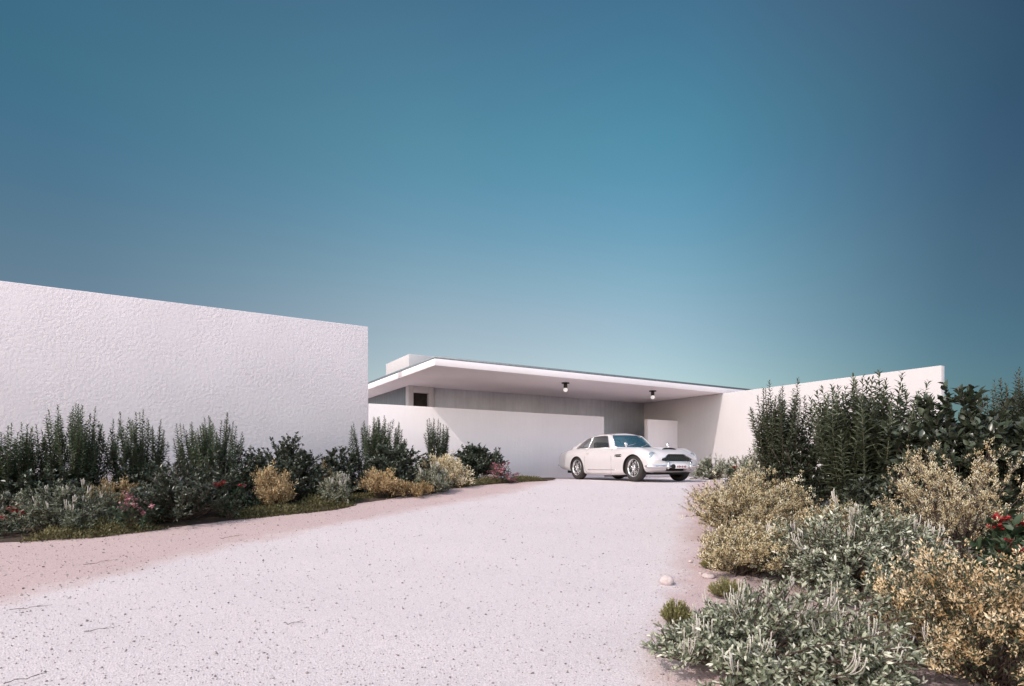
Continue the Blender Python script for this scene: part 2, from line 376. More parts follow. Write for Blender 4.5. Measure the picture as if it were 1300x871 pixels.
def ceiling_lamp(u, v, label):
    p = O2 + u * D1 + v * D2
    t = thing('ceiling_lamp', label, 'lamp', (p[0], p[1], 2.798), 0, 'lamps under the carport roof')
    mb = MB(); lathe(mb, [(.0, -.001), (.115, -.001), (.118, -.012), (.112, -.028), (.055, -.030), (.0, -.030)], 32); mb.build('base_plate', M_BLACK, t, True)
    mb = MB(); lathe(mb, [(.0, -.030), (.052, -.030), (.055, -.06), (.056, -.145), (.048, -.155), (.0, -.155)], 28); mb.build('lamp_socket', M_BLACK, t, True)
    a = np.linspace(0, np.pi, 14); mb = MB(); lathe(mb, np.stack([.066 * np.sin(a), -.208 + .066 * np.cos(a)], -1), 28); mb.build('bulb', M_BULB, t, True)
ceiling_lamp(.784, -1.254, 'black ceiling lamp with white globe bulb above the low wall, left one')
ceiling_lamp(4.281, -1.234, 'black ceiling lamp with white globe bulb near the right wall')

# ------------------------------------------------------------------ car
M_PAINT = simple('silver_white_paint', (.66, .62, .625), .33, .2, .015, 6, coat=.6)
M_CHROME = simple('chrome', (.82, .81, .82), .12, 1.0, .02)
M_TYRE = simple('tyre_rubber', (.028, .024, .022), .75, 0, .2, 30)
M_WELL = simple('black_underbody', (.012, .011, .011), .9)
M_TRIM = simple('dark_leather', (.03, .022, .02), .6, 0, .2)
M_GRILLE = simple('grille_bars', (.15, .17, .15), .35, .9, .05)
M_PLATE = simple('white_plate', (.78, .76, .76), .4)
M_RED = simple('dark_red_print', (.25, .04, .04), .5)
def glassmat(name, col, alpha, rough=.03):
    m, t, p = mat(name)
    p.inputs['Base Color'].default_value = (*col, 1); p.inputs['Roughness'].default_value = rough
    p.inputs['Specular IOR Level'].default_value = 1.0; p.inputs['IOR'].default_value = 1.6
    p.inputs['Alpha'].default_value = alpha; p.inputs['Coat Weight'].default_value = 1; p.inputs['Coat Roughness'].default_value = .02; p.inputs['Coat IOR'].default_value = 1.7
    return m
M_GLASS = glassmat('window_glass', (.05, .08, .09), .32)
M_WSGLASS = glassmat('windscreen_glass', (.03, .085, .11), .9)  # teal base colour stands in for sky reflected in the screen
M_LENS = glassmat('headlamp_glass', (.25, .33, .36), .85)

CARX, CARY, CPHI = 2.47, 16.537, 63.77
car = thing('parked_car', 'silver white vintage coupe with wire wheels parked under the flat roof', 'car', (CARX, CARY, 0), -R(CPHI))
# car space: x forward from the rear axle, y to the far side is +, near (right hand) side is -y

def cub(xs, ys, q):                          # smooth monotone interpolation through key points
    xs = np.asarray(xs, float); ys = np.asarray(ys, float); q = np.asarray(q, float)
    h = np.diff(xs); d = np.diff(ys) / h; m = np.zeros_like(xs)
    m[1:-1] = np.where(d[1:] * d[:-1] > 0, 2 * d[1:] * d[:-1] / (d[1:] + d[:-1] + 1e-12), 0); m[0] = d[0]; m[-1] = d[-1]
    i = np.clip(np.searchsorted(xs, q) - 1, 0, len(xs) - 2); t = (q - xs[i]) / h[i]
    return (2*t**3-3*t**2+1)*ys[i] + (t**3-2*t**2+t)*h[i]*m[i] + (-2*t**3+3*t**2)*ys[i+1] + (t**3-t**2)*h[i]*m[i+1]
KL = [-1.29, -1.25, -1.08, -.6, 0, .6, 1.2, 1.7, 2.2, 2.6, 2.9, 3.05, 3.15, 3.21]
KT = [.63, .745, .80, .845, .86, .86, .865, .875, .868, .845, .80, .755, .70, .60]
KS = [.58, .70, .775, .835, .865, .845, .835, .835, .845, .845, .79, .725, .66, .57]
KB = [.44, .37, .32, .27, .21, .17, .16, .17, .19, .22, .24, .27, .31, .38]
KW = [.58, .64, .70, .77, .81, .80, .79, .80, .82, .82, .79, .765, .74, .68]
def nosewarp(l, y):
    s = np.clip((l - 2.3) / .9, 0, 1); r = np.clip((-.7 - l) / .5, 0, 1)
    return l - .17 * (np.abs(y) / .8) ** 2.4 * s + .10 * (np.abs(y) / .7) ** 2.4 * r
def section(l, n=44):
    zt, zs, zb, w = (float(cub(KL, k, l)) for k in (KT, KS, KB, KW))
    zw = .52 * zs + .48 * zb + .03
    P = np.array([(0, zb), (.55 * w, zb), (.86 * w, zb + .005), (.955 * w, zb + .05), (.985 * w, zb + .14 * (zs - zb) + .03), (w, zw), (.985 * w, zw + .45 * (zs - zw)), (.93 * w, zw + .85 * (zs - zw)), (.83 * w, zs + .006), (.70 * w, zs + .25 * (zt - zs) - .012), (.5 * w, zs + .6 * (zt - zs)), (.25 * w, zt - .006), (0, zt)])
    d = np.concatenate([[0], np.cumsum(np.linalg.norm(np.diff(P, axis=0), axis=1))])
    q = np.linspace(0, d[-1], n)
    return np.stack([cub(d, P[:, 0], q), cub(d, P[:, 1], q)], -1)
def loft(mb, secs, ls, warp):
    n = secs[0].shape[0]; V = []
    for s_, l in zip(secs, ls):
        full = np.concatenate([s_, np.stack([-s_[-2:0:-1, 0], s_[-2:0:-1, 1]], -1)])
        V.append(np.stack([warp(l, full[:, 0]), full[:, 0], full[:, 1]], -1))
    m = V[0].shape[0]; K = len(V); V = np.array(V)
    i = np.arange(K * m).reshape(K, m); j = np.roll(i, -1, 1)
    mb.add(V.reshape(-1, 3), None, np.stack([i[:-1], i[1:], j[1:], j[:-1]], -1).reshape(-1, 4))
    for k, rev in ((0, False), (K - 1, True)):     # end caps
        c = V[k].mean(0); b = mb.n; ring = np.arange(m)
        mb.add(np.concatenate([V[k], c[None]]), [(m, a, (a + 1) % m) if not rev else (m, (a + 1) % m, a) for a in ring])
def weld(o):
    bm = bmesh.new(); bm.from_mesh(o.data); bmesh.ops.remove_doubles(bm, verts=bm.verts, dist=1e-5)
    bmesh.ops.recalc_face_normals(bm, faces=bm.faces); bm.to_mesh(o.data); bm.free(); return o
def tmp(mb, name='tmp', smooth=True):
    return weld(mb.build(name, None, None, smooth))
def boolean(o, cutters, op='DIFFERENCE'):
    for c in cutters:
        m = o.modifiers.new('b', 'BOOLEAN'); m.object = c; m.operation = op; m.solver = 'EXACT'
    dg = bpy.context.evaluated_depsgraph_get(); dg.update()
    me = bpy.data.meshes.new_from_object(o.evaluated_get(dg)); o.modifiers.clear()
    old = o.data; o.data = me; bpy.data.meshes.remove(old)
    return o
def drop(*os_):
    for o in os_: bpy.data.objects.remove(o, do_unlink=True)
def autosmooth(o, m, name, parent, ang=35):
    o.name = name; o.data.name = name; o.data.materials.clear(); o.data.materials.append(m); o.parent = parent
    bm = bmesh.new(); bm.from_mesh(o.data)
    for f in bm.faces: f.smooth = True; f.material_index = 0
    for e in bm.edges:
        e.smooth = len(e.link_faces) == 2 and e.calc_face_angle(0) < R(ang)
    bm.to_mesh(o.data); bm.free(); return o
def prism(poly, a0, a1, plane):
    """poly extruded along the third axis; plane 'xz' extrudes along y, 'yz' along x, 'xy' along z"""
    n = len(poly); P = np.asarray(poly, float); V = []
    for a in (a0, a1):
        col = np.full(n, a)
        V.append({'xz': np.stack([P[:, 0], col, P[:, 1]], -1), 'yz': np.stack([col, P[:, 0], P[:, 1]], -1), 'xy': np.stack([P[:, 0], P[:, 1], col], -1)}[plane])
    V = np.concatenate(V); mb = MB(); c0, c1 = V[:n].mean(0), V[n:].mean(0)
    V = np.concatenate([V, [c0, c1]])
    mb.add(V, [(2 * n, (k + 1) % n, k) for k in range(n)] + [(2 * n + 1, n + k, n + (k + 1) % n) for k in range(n)], [(k, (k + 1) % n, n + (k + 1) % n, n + k) for k in range(n)])
    return tmp(mb, 'prism', False)
def rpoly(pts, r=.04, seg=5):
    """polygon with rounded corners"""
    out = []; n = len(pts); P = [np.array(p, float) for p in pts]
    for k in range(n):
        a, b, c = P[k - 1], P[k], P[(k + 1) % n]
        ra = min(r, .45 * np.linalg.norm(a - b), .45 * np.linalg.norm(c - b))
        p0 = b + (a - b) / np.linalg.norm(a - b) * ra; p1 = b + (c - b) / np.linalg.norm(c - b) * ra
        for t in np.linspace(0, 1, seg): out.append((1 - t) ** 2 * p0 + 2 * t * (1 - t) * b + t * t * p1)
    return np.array(out)
def wheelcyl(l, r, y0, y1):
    mb = MB(); a = np.linspace(0, 2 * np.pi, 40, endpoint=False)
    return prism(np.stack([l + r * np.cos(a), .315 + r * np.sin(a)], -1), y0, y1, 'xz')
RW, FW = .06, 2.53
ls = np.concatenate([[-1.29, -1.28, -1.265, -1.24], np.linspace(-1.20, 3.0, 64), [3.05, 3.10, 3.14, 3.17, 3.19, 3.205, 3.21]])
def squash(s_, k, zc): return np.stack([s_[:, 0] * k, zc + (s_[:, 1] - zc) * k], -1)
secs = [section(l) for l in ls]
ls2 = np.concatenate([[-1.302], ls, [3.222]]); secs = [squash(secs[0], .86, .5)] + secs + [squash(secs[-1], .84, .48)]
mb = MB(); loft(mb, secs, ls2, nosewarp); body = tmp(mb, 'body')
# wheel arches, grille mouth, lower intake, side vents are cut out of the body
cut = [wheelcyl(l, r, y0, y1) for l, r in ((RW, .355), (FW, .37)) for y0, y1 in ((-1, -.50), (.50, 1))]
GR = rpoly([(-.47, .525), (-.36, .505), (.36, .505), (.47, .525), (.46, .575), (.35, .61), (.26, .685), (-.26, .685), (-.35, .61), (-.46, .575)], .05, 5)
cut.append(prism(GR, 3.05, 3.6, 'yz'))
cut.append(prism(rpoly([(-.30, .285), (.30, .285), (.33, .385), (-.33, .385)], .03, 4), 3.04, 3.6, 'yz'))
VENT = rpoly([(1.80, .625), (2.10, .625), (2.10, .69), (1.80, .69)], .028, 4)
cut += [prism(VENT, y0, y1, 'xz') for y0, y1 in ((-1, -.74), (.74, 1))]
boolean(body, cut); drop(*cut)
autosmooth(body, M_PAINT, 'body', car, 32)
body.data.materials.append(M_WELL)              # wheel wells, grille mouth and vents are dark inside
for f in body.data.polygons:
    c_ = f.center
    inw = any(math.hypot(c_.x - l, c_.z - .315) < r_ + .001 and abs(c_.y) > .495 for l, r_ in ((RW, .355), (FW, .37)))
    inv_ = abs(f.normal.x) > .9 and abs(c_.x - 3.045) < .012 and abs(c_.y) < .43
    inv_ = inv_ or (abs(abs(c_.y) - .74) < .001 and 1.75 < c_.x < 2.15 and .6 < c_.z < .71)
    if inw or inv_: f.material_index = 1

# cabin: outer shell minus an inner shell minus window openings
RL = [-.86, -.78, -.45, -.1, .25, .55, .9, 1.15, 1.34, 1.5, 1.66, 1.74]
RZ = [.84, .88, .995, 1.10, 1.195, 1.248, 1.275, 1.268, 1.225, 1.10, .95, .86]
RB = [.50, .54, .62, .665, .69, .70, .705, .70, .695, .68, .655, .63]
def cabsec(l, off=0, n=30):
    zr = float(cub(RL, RZ, l)) - off; wb = float(cub(RL, RB, l)) - off
    f = np.clip((zr - .80) / .45, 0, 1)
    wt = wb - .20 * f                            # tumblehome
    z0 = .80 + (off > 0) * .08
    P = np.array([(0, z0), (wb * .97, z0), (wb, z0 + .012), (wb - .25 * (wb - wt), z0 + .34 * (zr - z0)), (wb - .66 * (wb - wt), z0 + .7 * (zr - z0)), (wt, z0 + .91 * (zr - z0)), (wt * .86, zr - .045 * f), (wt * .5, zr - .014 * f), (0, zr)])
    d = np.concatenate([[0], np.cumsum(np.linalg.norm(np.diff(P, axis=0), axis=1))]); q = np.linspace(0, d[-1], n)
    return np.stack([cub(d, P[:, 0], q), cub(d, P[:, 1], q)], -1)
def cabwarp(l, y):
    s = np.clip((l - 1.0) / .5, 0, 1); r = np.clip((.2 - l) / .6, 0, 1)
    return l - .17 * (np.abs(y) / .65) ** 2.2 * s + .10 * (np.abs(y) / .65) ** 2.2 * r
def cab(off, a=-.86, b=1.74):
    cl = np.linspace(a, b, 46); mb = MB(); loft(mb, [cabsec(l, off) for l in cl], cl, cabwarp); return tmp(mb, 'cab')
DOORW = rpoly([(1.41, .872), (1.17, 1.18), (1.05, 1.195), (.51, 1.185), (.51, .875)], .035, 5)
QTRW = rpoly([(.465, .875), (.465, 1.178), (.22, 1.13), (.02, 1.035), (-.20, .885)], .03, 5)
WSW = rpoly([(-.605, .88), (.605, .88), (.475, 1.205), (-.475, 1.205)], .07, 6)
RWW = rpoly([(-.46, .93), (.46, .93), (.38, 1.14), (-.38, 1.14)], .06, 5)
prs = lambda: [prism(DOORW, -1, 1, 'xz'), prism(QTRW, -1, 1, 'xz'), prism(WSW, 1.18, 2.2, 'yz'), prism(RWW, -1.2, .25, 'yz')]
shell = cab(0); inner = cab(.03, -.80, 1.66); pr = prs()
boolean(shell, [inner] + pr); drop(inner)
autosmooth(shell, M_PAINT, 'cabin', car, 32)
def pane(p, name, m, y0=None, y1=None):
    g = cab(.010, -.84, 1.72); g2 = cab(.018, -.82, 1.70); c = [p]
    boolean(g, [g2]); boolean(g, c, 'INTERSECT')
    if y0 is not None:
        b = MB(); box(b, -3, 5, y0, y1, 0, 3); bb = tmp(b, 'half', False); boolean(g, [bb], 'INTERSECT'); drop(bb)
    drop(g2); return autosmooth(g, m, name, car, 40)
for y0, y1 in ((-1, -.25), (.25, 1)):
    pane(pr[0], 'side_window', M_GLASS, y0, y1); pane(pr[1], 'quarter_window', M_GLASS, y0, y1)
pane(pr[3], 'rear_window', M_GLASS); drop(*pr)
def curve_tube(name, P, r, m, parent, sides=8):
    mb = MB(); tubes(mb, [P], r, sides); return mb.build(name, m, parent, True)
def onside(l, z, out=0, sgn=-1):
    """a point on the cabin flank"""
    s_ = cabsec(l); k = len(s_); j = np.argmax(s_[:, 0]); seg = s_[j:]
    y = np.interp(z, seg[:, 1], seg[:, 0]); y += out
    return (float(cabwarp(l, y)), sgn * y, z)
# chrome frames round the side glass and the screen
for sgn in (-1, 1):
    for poly, nm in ((DOORW, 'window_frame'), (QTRW, 'window_frame')):
        P = np.array([onside(p[0] + .10 * np.clip((p[0] - 1.0) / .4, 0, 1), p[1], .002, sgn) for p in np.concatenate([poly, poly[:1]])])
        P[:, 0] = np.concatenate([poly, poly[:1]])[:, 0]
        curve_tube(nm, P, .007, M_CHROME, car, 6)
def wsx(y, z):
    lq = np.linspace(1.2, 1.74, 40); zz = []
    for l in lq:
        s_ = cabsec(l); top = s_[np.argmax(s_[:, 0]):]
        zz.append(np.interp(abs(y), top[::-1, 0], top[::-1, 1]))
    return float(cabwarp(np.interp(-z, -np.array(zz), lq), y))
mb = MB(); zz = np.linspace(.882, 1.203, 12); gv = []
for z in zz:
    yh = np.interp(z, [.88, 1.205], [.602, .472]); gv += [(wsx(y, z) - .012, y, z) for y in np.linspace(-yh, yh, 25)]
i = np.arange(12 * 25).reshape(12, 25); mb.add(gv, None, np.stack([i[:-1, :-1], i[:-1, 1:], i[1:, 1:], i[1:, :-1]], -1).reshape(-1, 4))
mb.build('windscreen', M_WSGLASS, car, True)
P = np.array([(wsx(p[0], p[1]) + .004, p[0], p[1]) for p in np.concatenate([WSW, WSW[:1]])])
curve_tube('windscreen_frame', P, .008, M_CHROME, car, 6)

# wheels: tyre, wire rim with ring, spokes and knock-off hub
def bodyy(l, z):
    s_ = section(l); return np.interp(z, s_[5:34, 1], s_[5:34, 0])
def make_wheel(l, side):
    y = side * .665
    e = bpy.data.objects.new('wheel', None); C.objects.link(e); e.parent = car; e.location = (l, y, .315); e.empty_display_size = .1
    e.rotation_euler = (0, 0, 0 if side > 0 else math.pi); e.scale = (1.04,) * 3; e.location.z = .3275
    tr = MB(); lathe(tr, [(.205, -.075), (.225, -.088), (.265, -.094), (.295, -.086), (.311, -.066), (.315, -.03), (.315, .03), (.311, .066), (.295, .086), (.265, .094), (.225, .088), (.205, .075)], 48, 'y'); tr.build('tyre', M_TYRE, e, True)
    rm = MB(); lathe(rm, [(.206, .074), (.212, .082), (.206, .088), (.196, .083), (.188, .06), (.180, .02), (.178, -.07)], 48, 'y')
    rm.build('rim', M_CHROME, e, True)
    sp = MB(); A, B = [], []
    for k in range(36):
        a = 2 * np.pi * k / 36; b = a + (.30 if k % 2 else -.30); yo = .045 if k % 4 < 2 else .0
        A.append((.048 * np.cos(b), .062 - yo, .048 * np.sin(b))); B.append((.182 * np.cos(a), .045 - yo, .182 * np.sin(a)))
    A, B = np.array(A), np.array(B); tubes(sp, np.stack([A, B], 1), .0042, 4); sp.build('wire_spokes', M_CHROME, e, True)
    hb = MB(); lathe(hb, [(0, .108), (.022, .108), (.03, .098), (.036, .085), (.052, .072), (.056, .055), (.05, -.05), (0, -.05)], 24, 'y')
    for a in (0, 2.09, 4.19):
        a += .5; c, s_ = np.cos(a), np.sin(a)
        box(hb, .02, .088, -.016, .016, .088, .102, lambda v, c=c, s_=s_: np.stack([v[:, 0] * c - v[:, 1] * s_, v[:, 2], v[:, 0] * s_ + v[:, 1] * c], -1))
    hb.build('hub_spinner', M_CHROME, e, True)
    bk = MB(); lathe(bk, [(0, -.02), (.18, -.02), (.18, -.03), (0, -.03)], 32, 'y'); bk.build('brake_drum', M_WELL, e)
for l in (RW - .06, FW - .04):
    for sd in (-1, 1): make_wheel(l, sd)
# underbody: dark well block and exhaust box, seen below the sill
mb = MB(); box(mb, -.9, 2.95, -.49, .49, .20, .60); mb.build('underbody', M_WELL, car)
mb = MB(); box(mb, 1.15, 2.1, -.42, -.20, .10, .19); bevel(mb.build('exhaust_box', M_WELL, car), .02)

# front: grille
g = bpy.data.objects.new('grille', None); C.objects.link(g); g.parent = car
mb = MB(); n = len(GR); 
prG = prism(GR * .985 + np.array([0, .009]), 3.06, 3.075, 'yz'); prG.name = 'grille_recess'; prG.data.materials.append(M_WELL); prG.parent = g
def nosex(y, z): return None
Pg = np.array([(nosewarp(3.205 - .10 * max(0, (p[1] - .60) / .09) ** 1.5, p[0]) - .004, p[0], p[1]) for p in np.concatenate([GR, GR[:1]])])
curve_tube('grille_surround', Pg, .011, M_CHROME, g, 8)
mb = MB(); PB = []
def gwid(z): return np.interp(z, [.505, .575, .615, .685], [.45, .45, .34, .25])
for z in np.linspace(.522, .672, 9):
    yy = np.linspace(-gwid(z), gwid(z), 15); PB.append(np.stack([nosewarp(3.175 - .08 * max(0, (z - .6) / .09) ** 1.5, yy), yy, np.full(15, z)], -1))
tubes(mb, PB, .0035, 5)
PV = []
for y in np.linspace(-.36, .36, 13):
    zt = .68 if abs(y) < .24 else np.interp(abs(y), [.24, .31, .43], [.68, .61, .57]); zz = np.linspace(.51, zt - .006, 6)
    PV.append(np.stack([np.array([nosewarp(3.168 - .08 * max(0, (z - .6) / .09) ** 1.5, y) for z in zz]), np.full(6, y), zz], -1))
tubes(mb, PV, .003, 4); mb.build('grille_bars', M_GRILLE, g, True)
# headlamps: chrome ring, faired glass lens tipped back with the wing
for sd in (-1, 1):
    e = bpy.data.objects.new('headlamp', None); C.objects.link(e); e.parent = car
    e.location = (3.035, sd * .62, .615); e.rotation_euler = (0, R(-20), sd * R(14))
    mb = MB(); Mx = lambda v: v[:, [2, 0, 1]] * np.array([1, 1, 1.12])
    lathe(mb, [(.105, -.10), (.108, .0), (.104, .022), (.094, .026), (.088, .012)], 32, 'z', Mx); mb.build('headlamp_ring', M_CHROME, e, True)
    a = np.linspace(0, np.pi / 2, 8); mb = MB(); lathe(mb, np.stack([.092 * np.cos(a), .008 + .035 * np.sin(a)], -1), 32, 'z', Mx); mb.build('headlamp_lens', M_LENS, e, True)
    e2 = MB(); lathe(e2, [(0, .0), (.025, .0), (.03, -.03), (.03, -.05)], 16, 'z', lambda v: v[:, [2, 0, 1]] + np.array([nosewarp(3.17, .5), sd * .52, .485])); e2.build('indicator_lamp', M_LENS, car, True)
# bonnet scoop
mb = MB(); sl_ = np.linspace(2.25, 2.90, 10); V = []
for l in sl_:
    k = (l - 2.25) / .65; zc = float(cub(KL, KT, l)); hh = .046 * k ** .8; ww = .17 + .06 * k
    V.append(np.array([(l, yy * ww, zc - .008 + hh * (1 - yy ** 4)) for yy in np.linspace(-1, 1, 15)]))
V = np.array(V); i = np.arange(150).reshape(10, 15)
mb.add(V.reshape(-1, 3), None, np.stack([i[:-1, :-1], i[1:, :-1], i[1:, 1:], i[:-1, 1:]], -1).reshape(-1, 4)); scp = mb.build('bonnet_scoop', M_PAINT, car, True)
mb = MB(); zc = float(cub(KL, KT, 2.88))
mb.add([(2.885, yy * .222, zc - .02) for yy in np.linspace(-1, 1, 15)] + [(2.885, yy * .222, zc - .012 + .043 * (1 - yy ** 4)) for yy in np.linspace(-1, 1, 15)], None, [(k, k + 1, k + 16, k + 15) for k in range(14)])
mb.build('scoop_mouth', M_WELL, scp)
# bumpers
def bump(ys, lf, z, nm, rad=.034):
    P = np.array([(lf(y), y, z) for y in ys]); mb = MB(); tubes(mb, [P], rad * np.concatenate([[.55], np.ones(len(ys) - 2), [.55]]), 10)
    o = mb.build(nm, M_CHROME, car, True); return o
ys = np.linspace(-.80, .80, 33); fb = bump(ys, lambda y: nosewarp(3.255, y) - .10 * max(0, (abs(y) - .6) / .2) ** 2, .395, 'front_bumper', .034)
rb = bump(ys * .86, lambda y: -1.345 + .10 * (abs(y) / .69) ** 2.4 + .20 * max(0, (abs(y) - .5) / .19) ** 2, .44, 'rear_bumper', .032)
for sd in (-1, 1):
    for par, l, y, nm in ((fb, nosewarp(3.27, .34), .34, 'overrider'), (rb, -1.35, .36, 'overrider')):
        mb = MB(); P = np.array([(l + dx, sd * y, z) for dx, z in ((-.02, .33), (.01, .36), (.022, .41), (.014, .47), (-.008, .515), (-.02, .53))]); tubes(mb, [P], np.array([.014, .03, .034, .028, .019, .008]), 10)
        mb.build(nm, M_CHROME, par, True)
# number plate with its round badge and an unreadable print, held under the bumper
mb = MB(); box(mb, 3.292, 3.302, -.19, .21, .345, .435); pl = mb.build('number_plate', M_PLATE, car); bevel(pl, .004)
mb = MB(); lathe(mb, [(0, 0), (.058, 0), (.058, .014), (0, .014)], 24, 'z', lambda v: v[:, [2, 0, 1]] + np.array([3.300, -.235, .39])); mb.build('round_badge', M_WELL, car)
mb = MB()
for k, (y, dz) in enumerate(((-.12, .02), (-.075, .026), (-.03, .018), (.02, .024), (.075, .02), (.12, .024))): box(mb, 3.3025, 3.3045, y, y + .030, .39 - dz, .39 + dz)
mb.build('worn_print', M_RED, pl)
# side details on both flanks
for sd in (-1, 1):
    v_ = prism(VENT, sd * .752, sd * .745, 'xz'); v_.name = 'wing_vent'; v_.data.materials.append(M_WELL); v_.parent = car
    P = np.array([(l, sd * (bodyy(l, .657) + .002), .657) for l in np.linspace(1.81, 2.09, 6)]); curve_tube('vent_strip', P, .008, M_CHROME, v_, 6)
    P = np.array([(l, sd * (bodyy(l, .31) + .002), .31) for l in np.linspace(.62, 1.86, 14)]); curve_tube('sill_strip', P, .009, M_CHROME, car, 6)
    P = np.array([(.52 + dx, sd * (bodyy(.55, .735) + dy), .735) for dx, dy in ((0, -.01), (.01, .02), (.10, .022), (.115, -.01))]); curve_tube('door_handle', P, .008, M_PAINT, car, 6)
    dl_ = [(.47, .845), (.455, .6), (.47, .33), (.54, .215), (1.62, .20), (1.66, .33), (1.66, .60), (1.60, .83)]
    P = np.array([(l, sd * (bodyy(l, z) - .0015), z) for l, z in rpoly(dl_, .05, 4)]); curve_tube('door_gap', P, .0045, M_WELL, car, 4)
    for l, y, nm in ((2.10, .66, 'wing_mirror'),):
        zc = float(section(l)[np.argmin(np.abs(section(l)[20:, 0] - y)) + 20, 1])
        mb = MB(); tubes(mb, [np.array([(l, sd * y, zc - .01), (l + .005, sd * y, zc + .06)])], .008, 8)
        lathe(mb, [(0, .028), (.030, .020), (.046, .002), (.050, -.014), (.046, -.018), (0, -.018)], 20, 'z', lambda v: v[:, [2, 0, 1]] + np.array([l, sd * y, zc + .095])); mb.build(nm, M_CHROME, car, True)
    mb = MB(); tubes(mb, [np.array([(-1.24 + .06, sd * .53, .56), (-1.235 + .06, sd * .53, .64), (-1.22 + .06, sd * .53, .70)])], .032, 10); mb.build('tail_lamp', M_RED, car, True)
# interior seen through the glass
for y in (-.34, .34):
    mb = MB(); box(mb, .52, .64, y - .22, y + .22, .80, 1.04); bevel(mb.build('seat', M_TRIM, car), .04, 3)
mb = MB(); a = np.linspace(0, 2 * np.pi, 25); tubes(mb, [np.stack([1.22 + .07 * np.sin(a), -.34 + .17 * np.cos(a), .93 + .15 * np.sin(a)], -1)], .012, 6, cap=False); mb.build('steering_wheel', M_TRIM, car, True)
mb = MB(); box(mb, 1.28, 1.52, -.58, .58, .80, .885); bevel(mb.build('dashboard', M_TRIM, car), .03, 3)
mb = MB(); tubes(mb, [np.array([(1.29, -.10, 1.14), (1.29, .10, 1.14)])], .022, 8); mb.build('rear_view_mirror', M_CHROME, car, True)
for y in (-.36, .12):
    P = np.array([(wsx(y + k * .40, .895 + k * .10) + .010, y + k * .40, .895 + k * .10) for k in np.linspace(0, 1, 6)]); curve_tube('wiper', P, .006, M_CHROME, car, 5)
for o_ in car.children:                        # the body sits low on its wheels
    if not o_.name.startswith('wheel') and not o_.name.startswith('exhaust'): o_.location.z -= .03

# ------------------------------------------------------------------ vegetation
G = lambda *a: tuple(a)
M_STEM = simple('brown_stem', (.075, .05, .038), .8, 0, .3, 40)
M_STEMG = simple('green_stem', (.15, .14, .085), .7, 0, .3, 40)
M_TALL = leafmat('grey_green_leaf', [G(.050, .058, .034), G(.088, .125, .066), G(.175, .23, .135)], .42, .18, .5)
M_TALLR = leafmat('large_grey_green_leaf', [G(.056, .056, .038), G(.105, .125, .078), G(.21, .24, .16)], .4, .2, .5)
M_TALLO = leafmat('olive_leaf', [G(.035, .045, .025), G(.075, .09, .05), G(.13, .14, .085)], .45, .2, .45)
M_DARKL = leafmat('dark_glossy_leaf', [G(.038, .038, .027), G(.047, .060, .037), G(.088, .112, .072)], .3, .08, .6)
M_PALE = leafmat('silver_leaf', [G(.10, .105, .065), G(.26, .27, .185), G(.54, .52, .42)], .55, .15, .35)
M_PALED = leafmat('sage_leaf', [G(.05, .062, .03), G(.29, .32, .215), G(.76, .74, .62)], .42, .18, .5)  # pale end paints sun glints, dark end the shade between leaves
M_SAGE = leafmat('dark_sage_leaf', [G(.05, .06, .035), G(.155, .18, .115), G(.40, .40, .31)], .45, .18, .45)  # darker, greyer sage tone of the left mound
M_STALK = leafmat('woolly_white_stalk', [G(.42, .38, .32), G(.60, .56, .50)], .8, .1, .2)
M_YEL = leafmat('straw_yellow_bud', [G(.34, .21, .09), G(.74, .62, .38), G(.92, .87, .70)], .6, .2, .25)
M_GOLD = leafmat('golden_bud', [G(.25, .15, .065), G(.50, .35, .175), G(.74, .60, .38)], .6, .2, .25)
M_ORG = leafmat('apricot_bud', [G(.46, .28, .12), G(.82, .62, .37), G(.95, .86, .67)], .6, .3, .25)
M_OCH = leafmat('ochre_bud', [G(.17, .095, .04), G(.35, .24, .115), G(.54, .42, .24)], .6, .15, .25)
M_TUFTL = leafmat('olive_green_blade', [G(.11, .10, .04), G(.27, .25, .10), G(.48, .44, .20)], .55, .25, .3)
M_COVER = leafmat('ground_cover_leaf', [G(.06, .05, .024), G(.16, .14, .062), G(.34, .30, .15)], .6, .2, .25)
M_REDF = leafmat('red_petal', [G(.28, .02, .025), G(.52, .05, .06)], .5, .15, .3)
M_PINK = leafmat('pink_petal', [G(.26, .07, .10), G(.50, .20, .24), G(.66, .42, .42)], .5, .2, .3)
M_BUDL = leafmat('dull_olive_leaf', [G(.05, .046, .022), G(.115, .108, .05), G(.22, .20, .10)], .6, .2, .25)
M_FLL = leafmat('dark_green_leaf', [G(.02, .035, .018), G(.045, .075, .04), G(.08, .11, .06)], .45, .12, .45)

UP = np.array([0, 0, 1.])
def rdir(r, n):
    v = r.normal(size=(n, 3)); return unit(v)
def outward(P, c=(0, 0, 0)):
    v = P - np.asarray(c); v[:, 2] *= .5; return unit(v + 1e-6)
class Lobes:
    """uneven outline: bumps and dents over direction"""
    def __init__(s, r, k=9, amp=.22, wid=.45):
        s.d = rdir(r, k); s.d[:, 2] = np.abs(s.d[:, 2]); s.a = r.uniform(-amp, amp, k); s.w = wid
    def __call__(s, q):
        return 1 + (s.a * np.exp((q @ s.d.T - 1) / (s.w ** 2))).sum(-1)

def root(name, label, cat, x, y, group, dz=0):
    return thing(name, label, cat, (x, y, float(zg(x, y)) + dz - .02), 0, group)

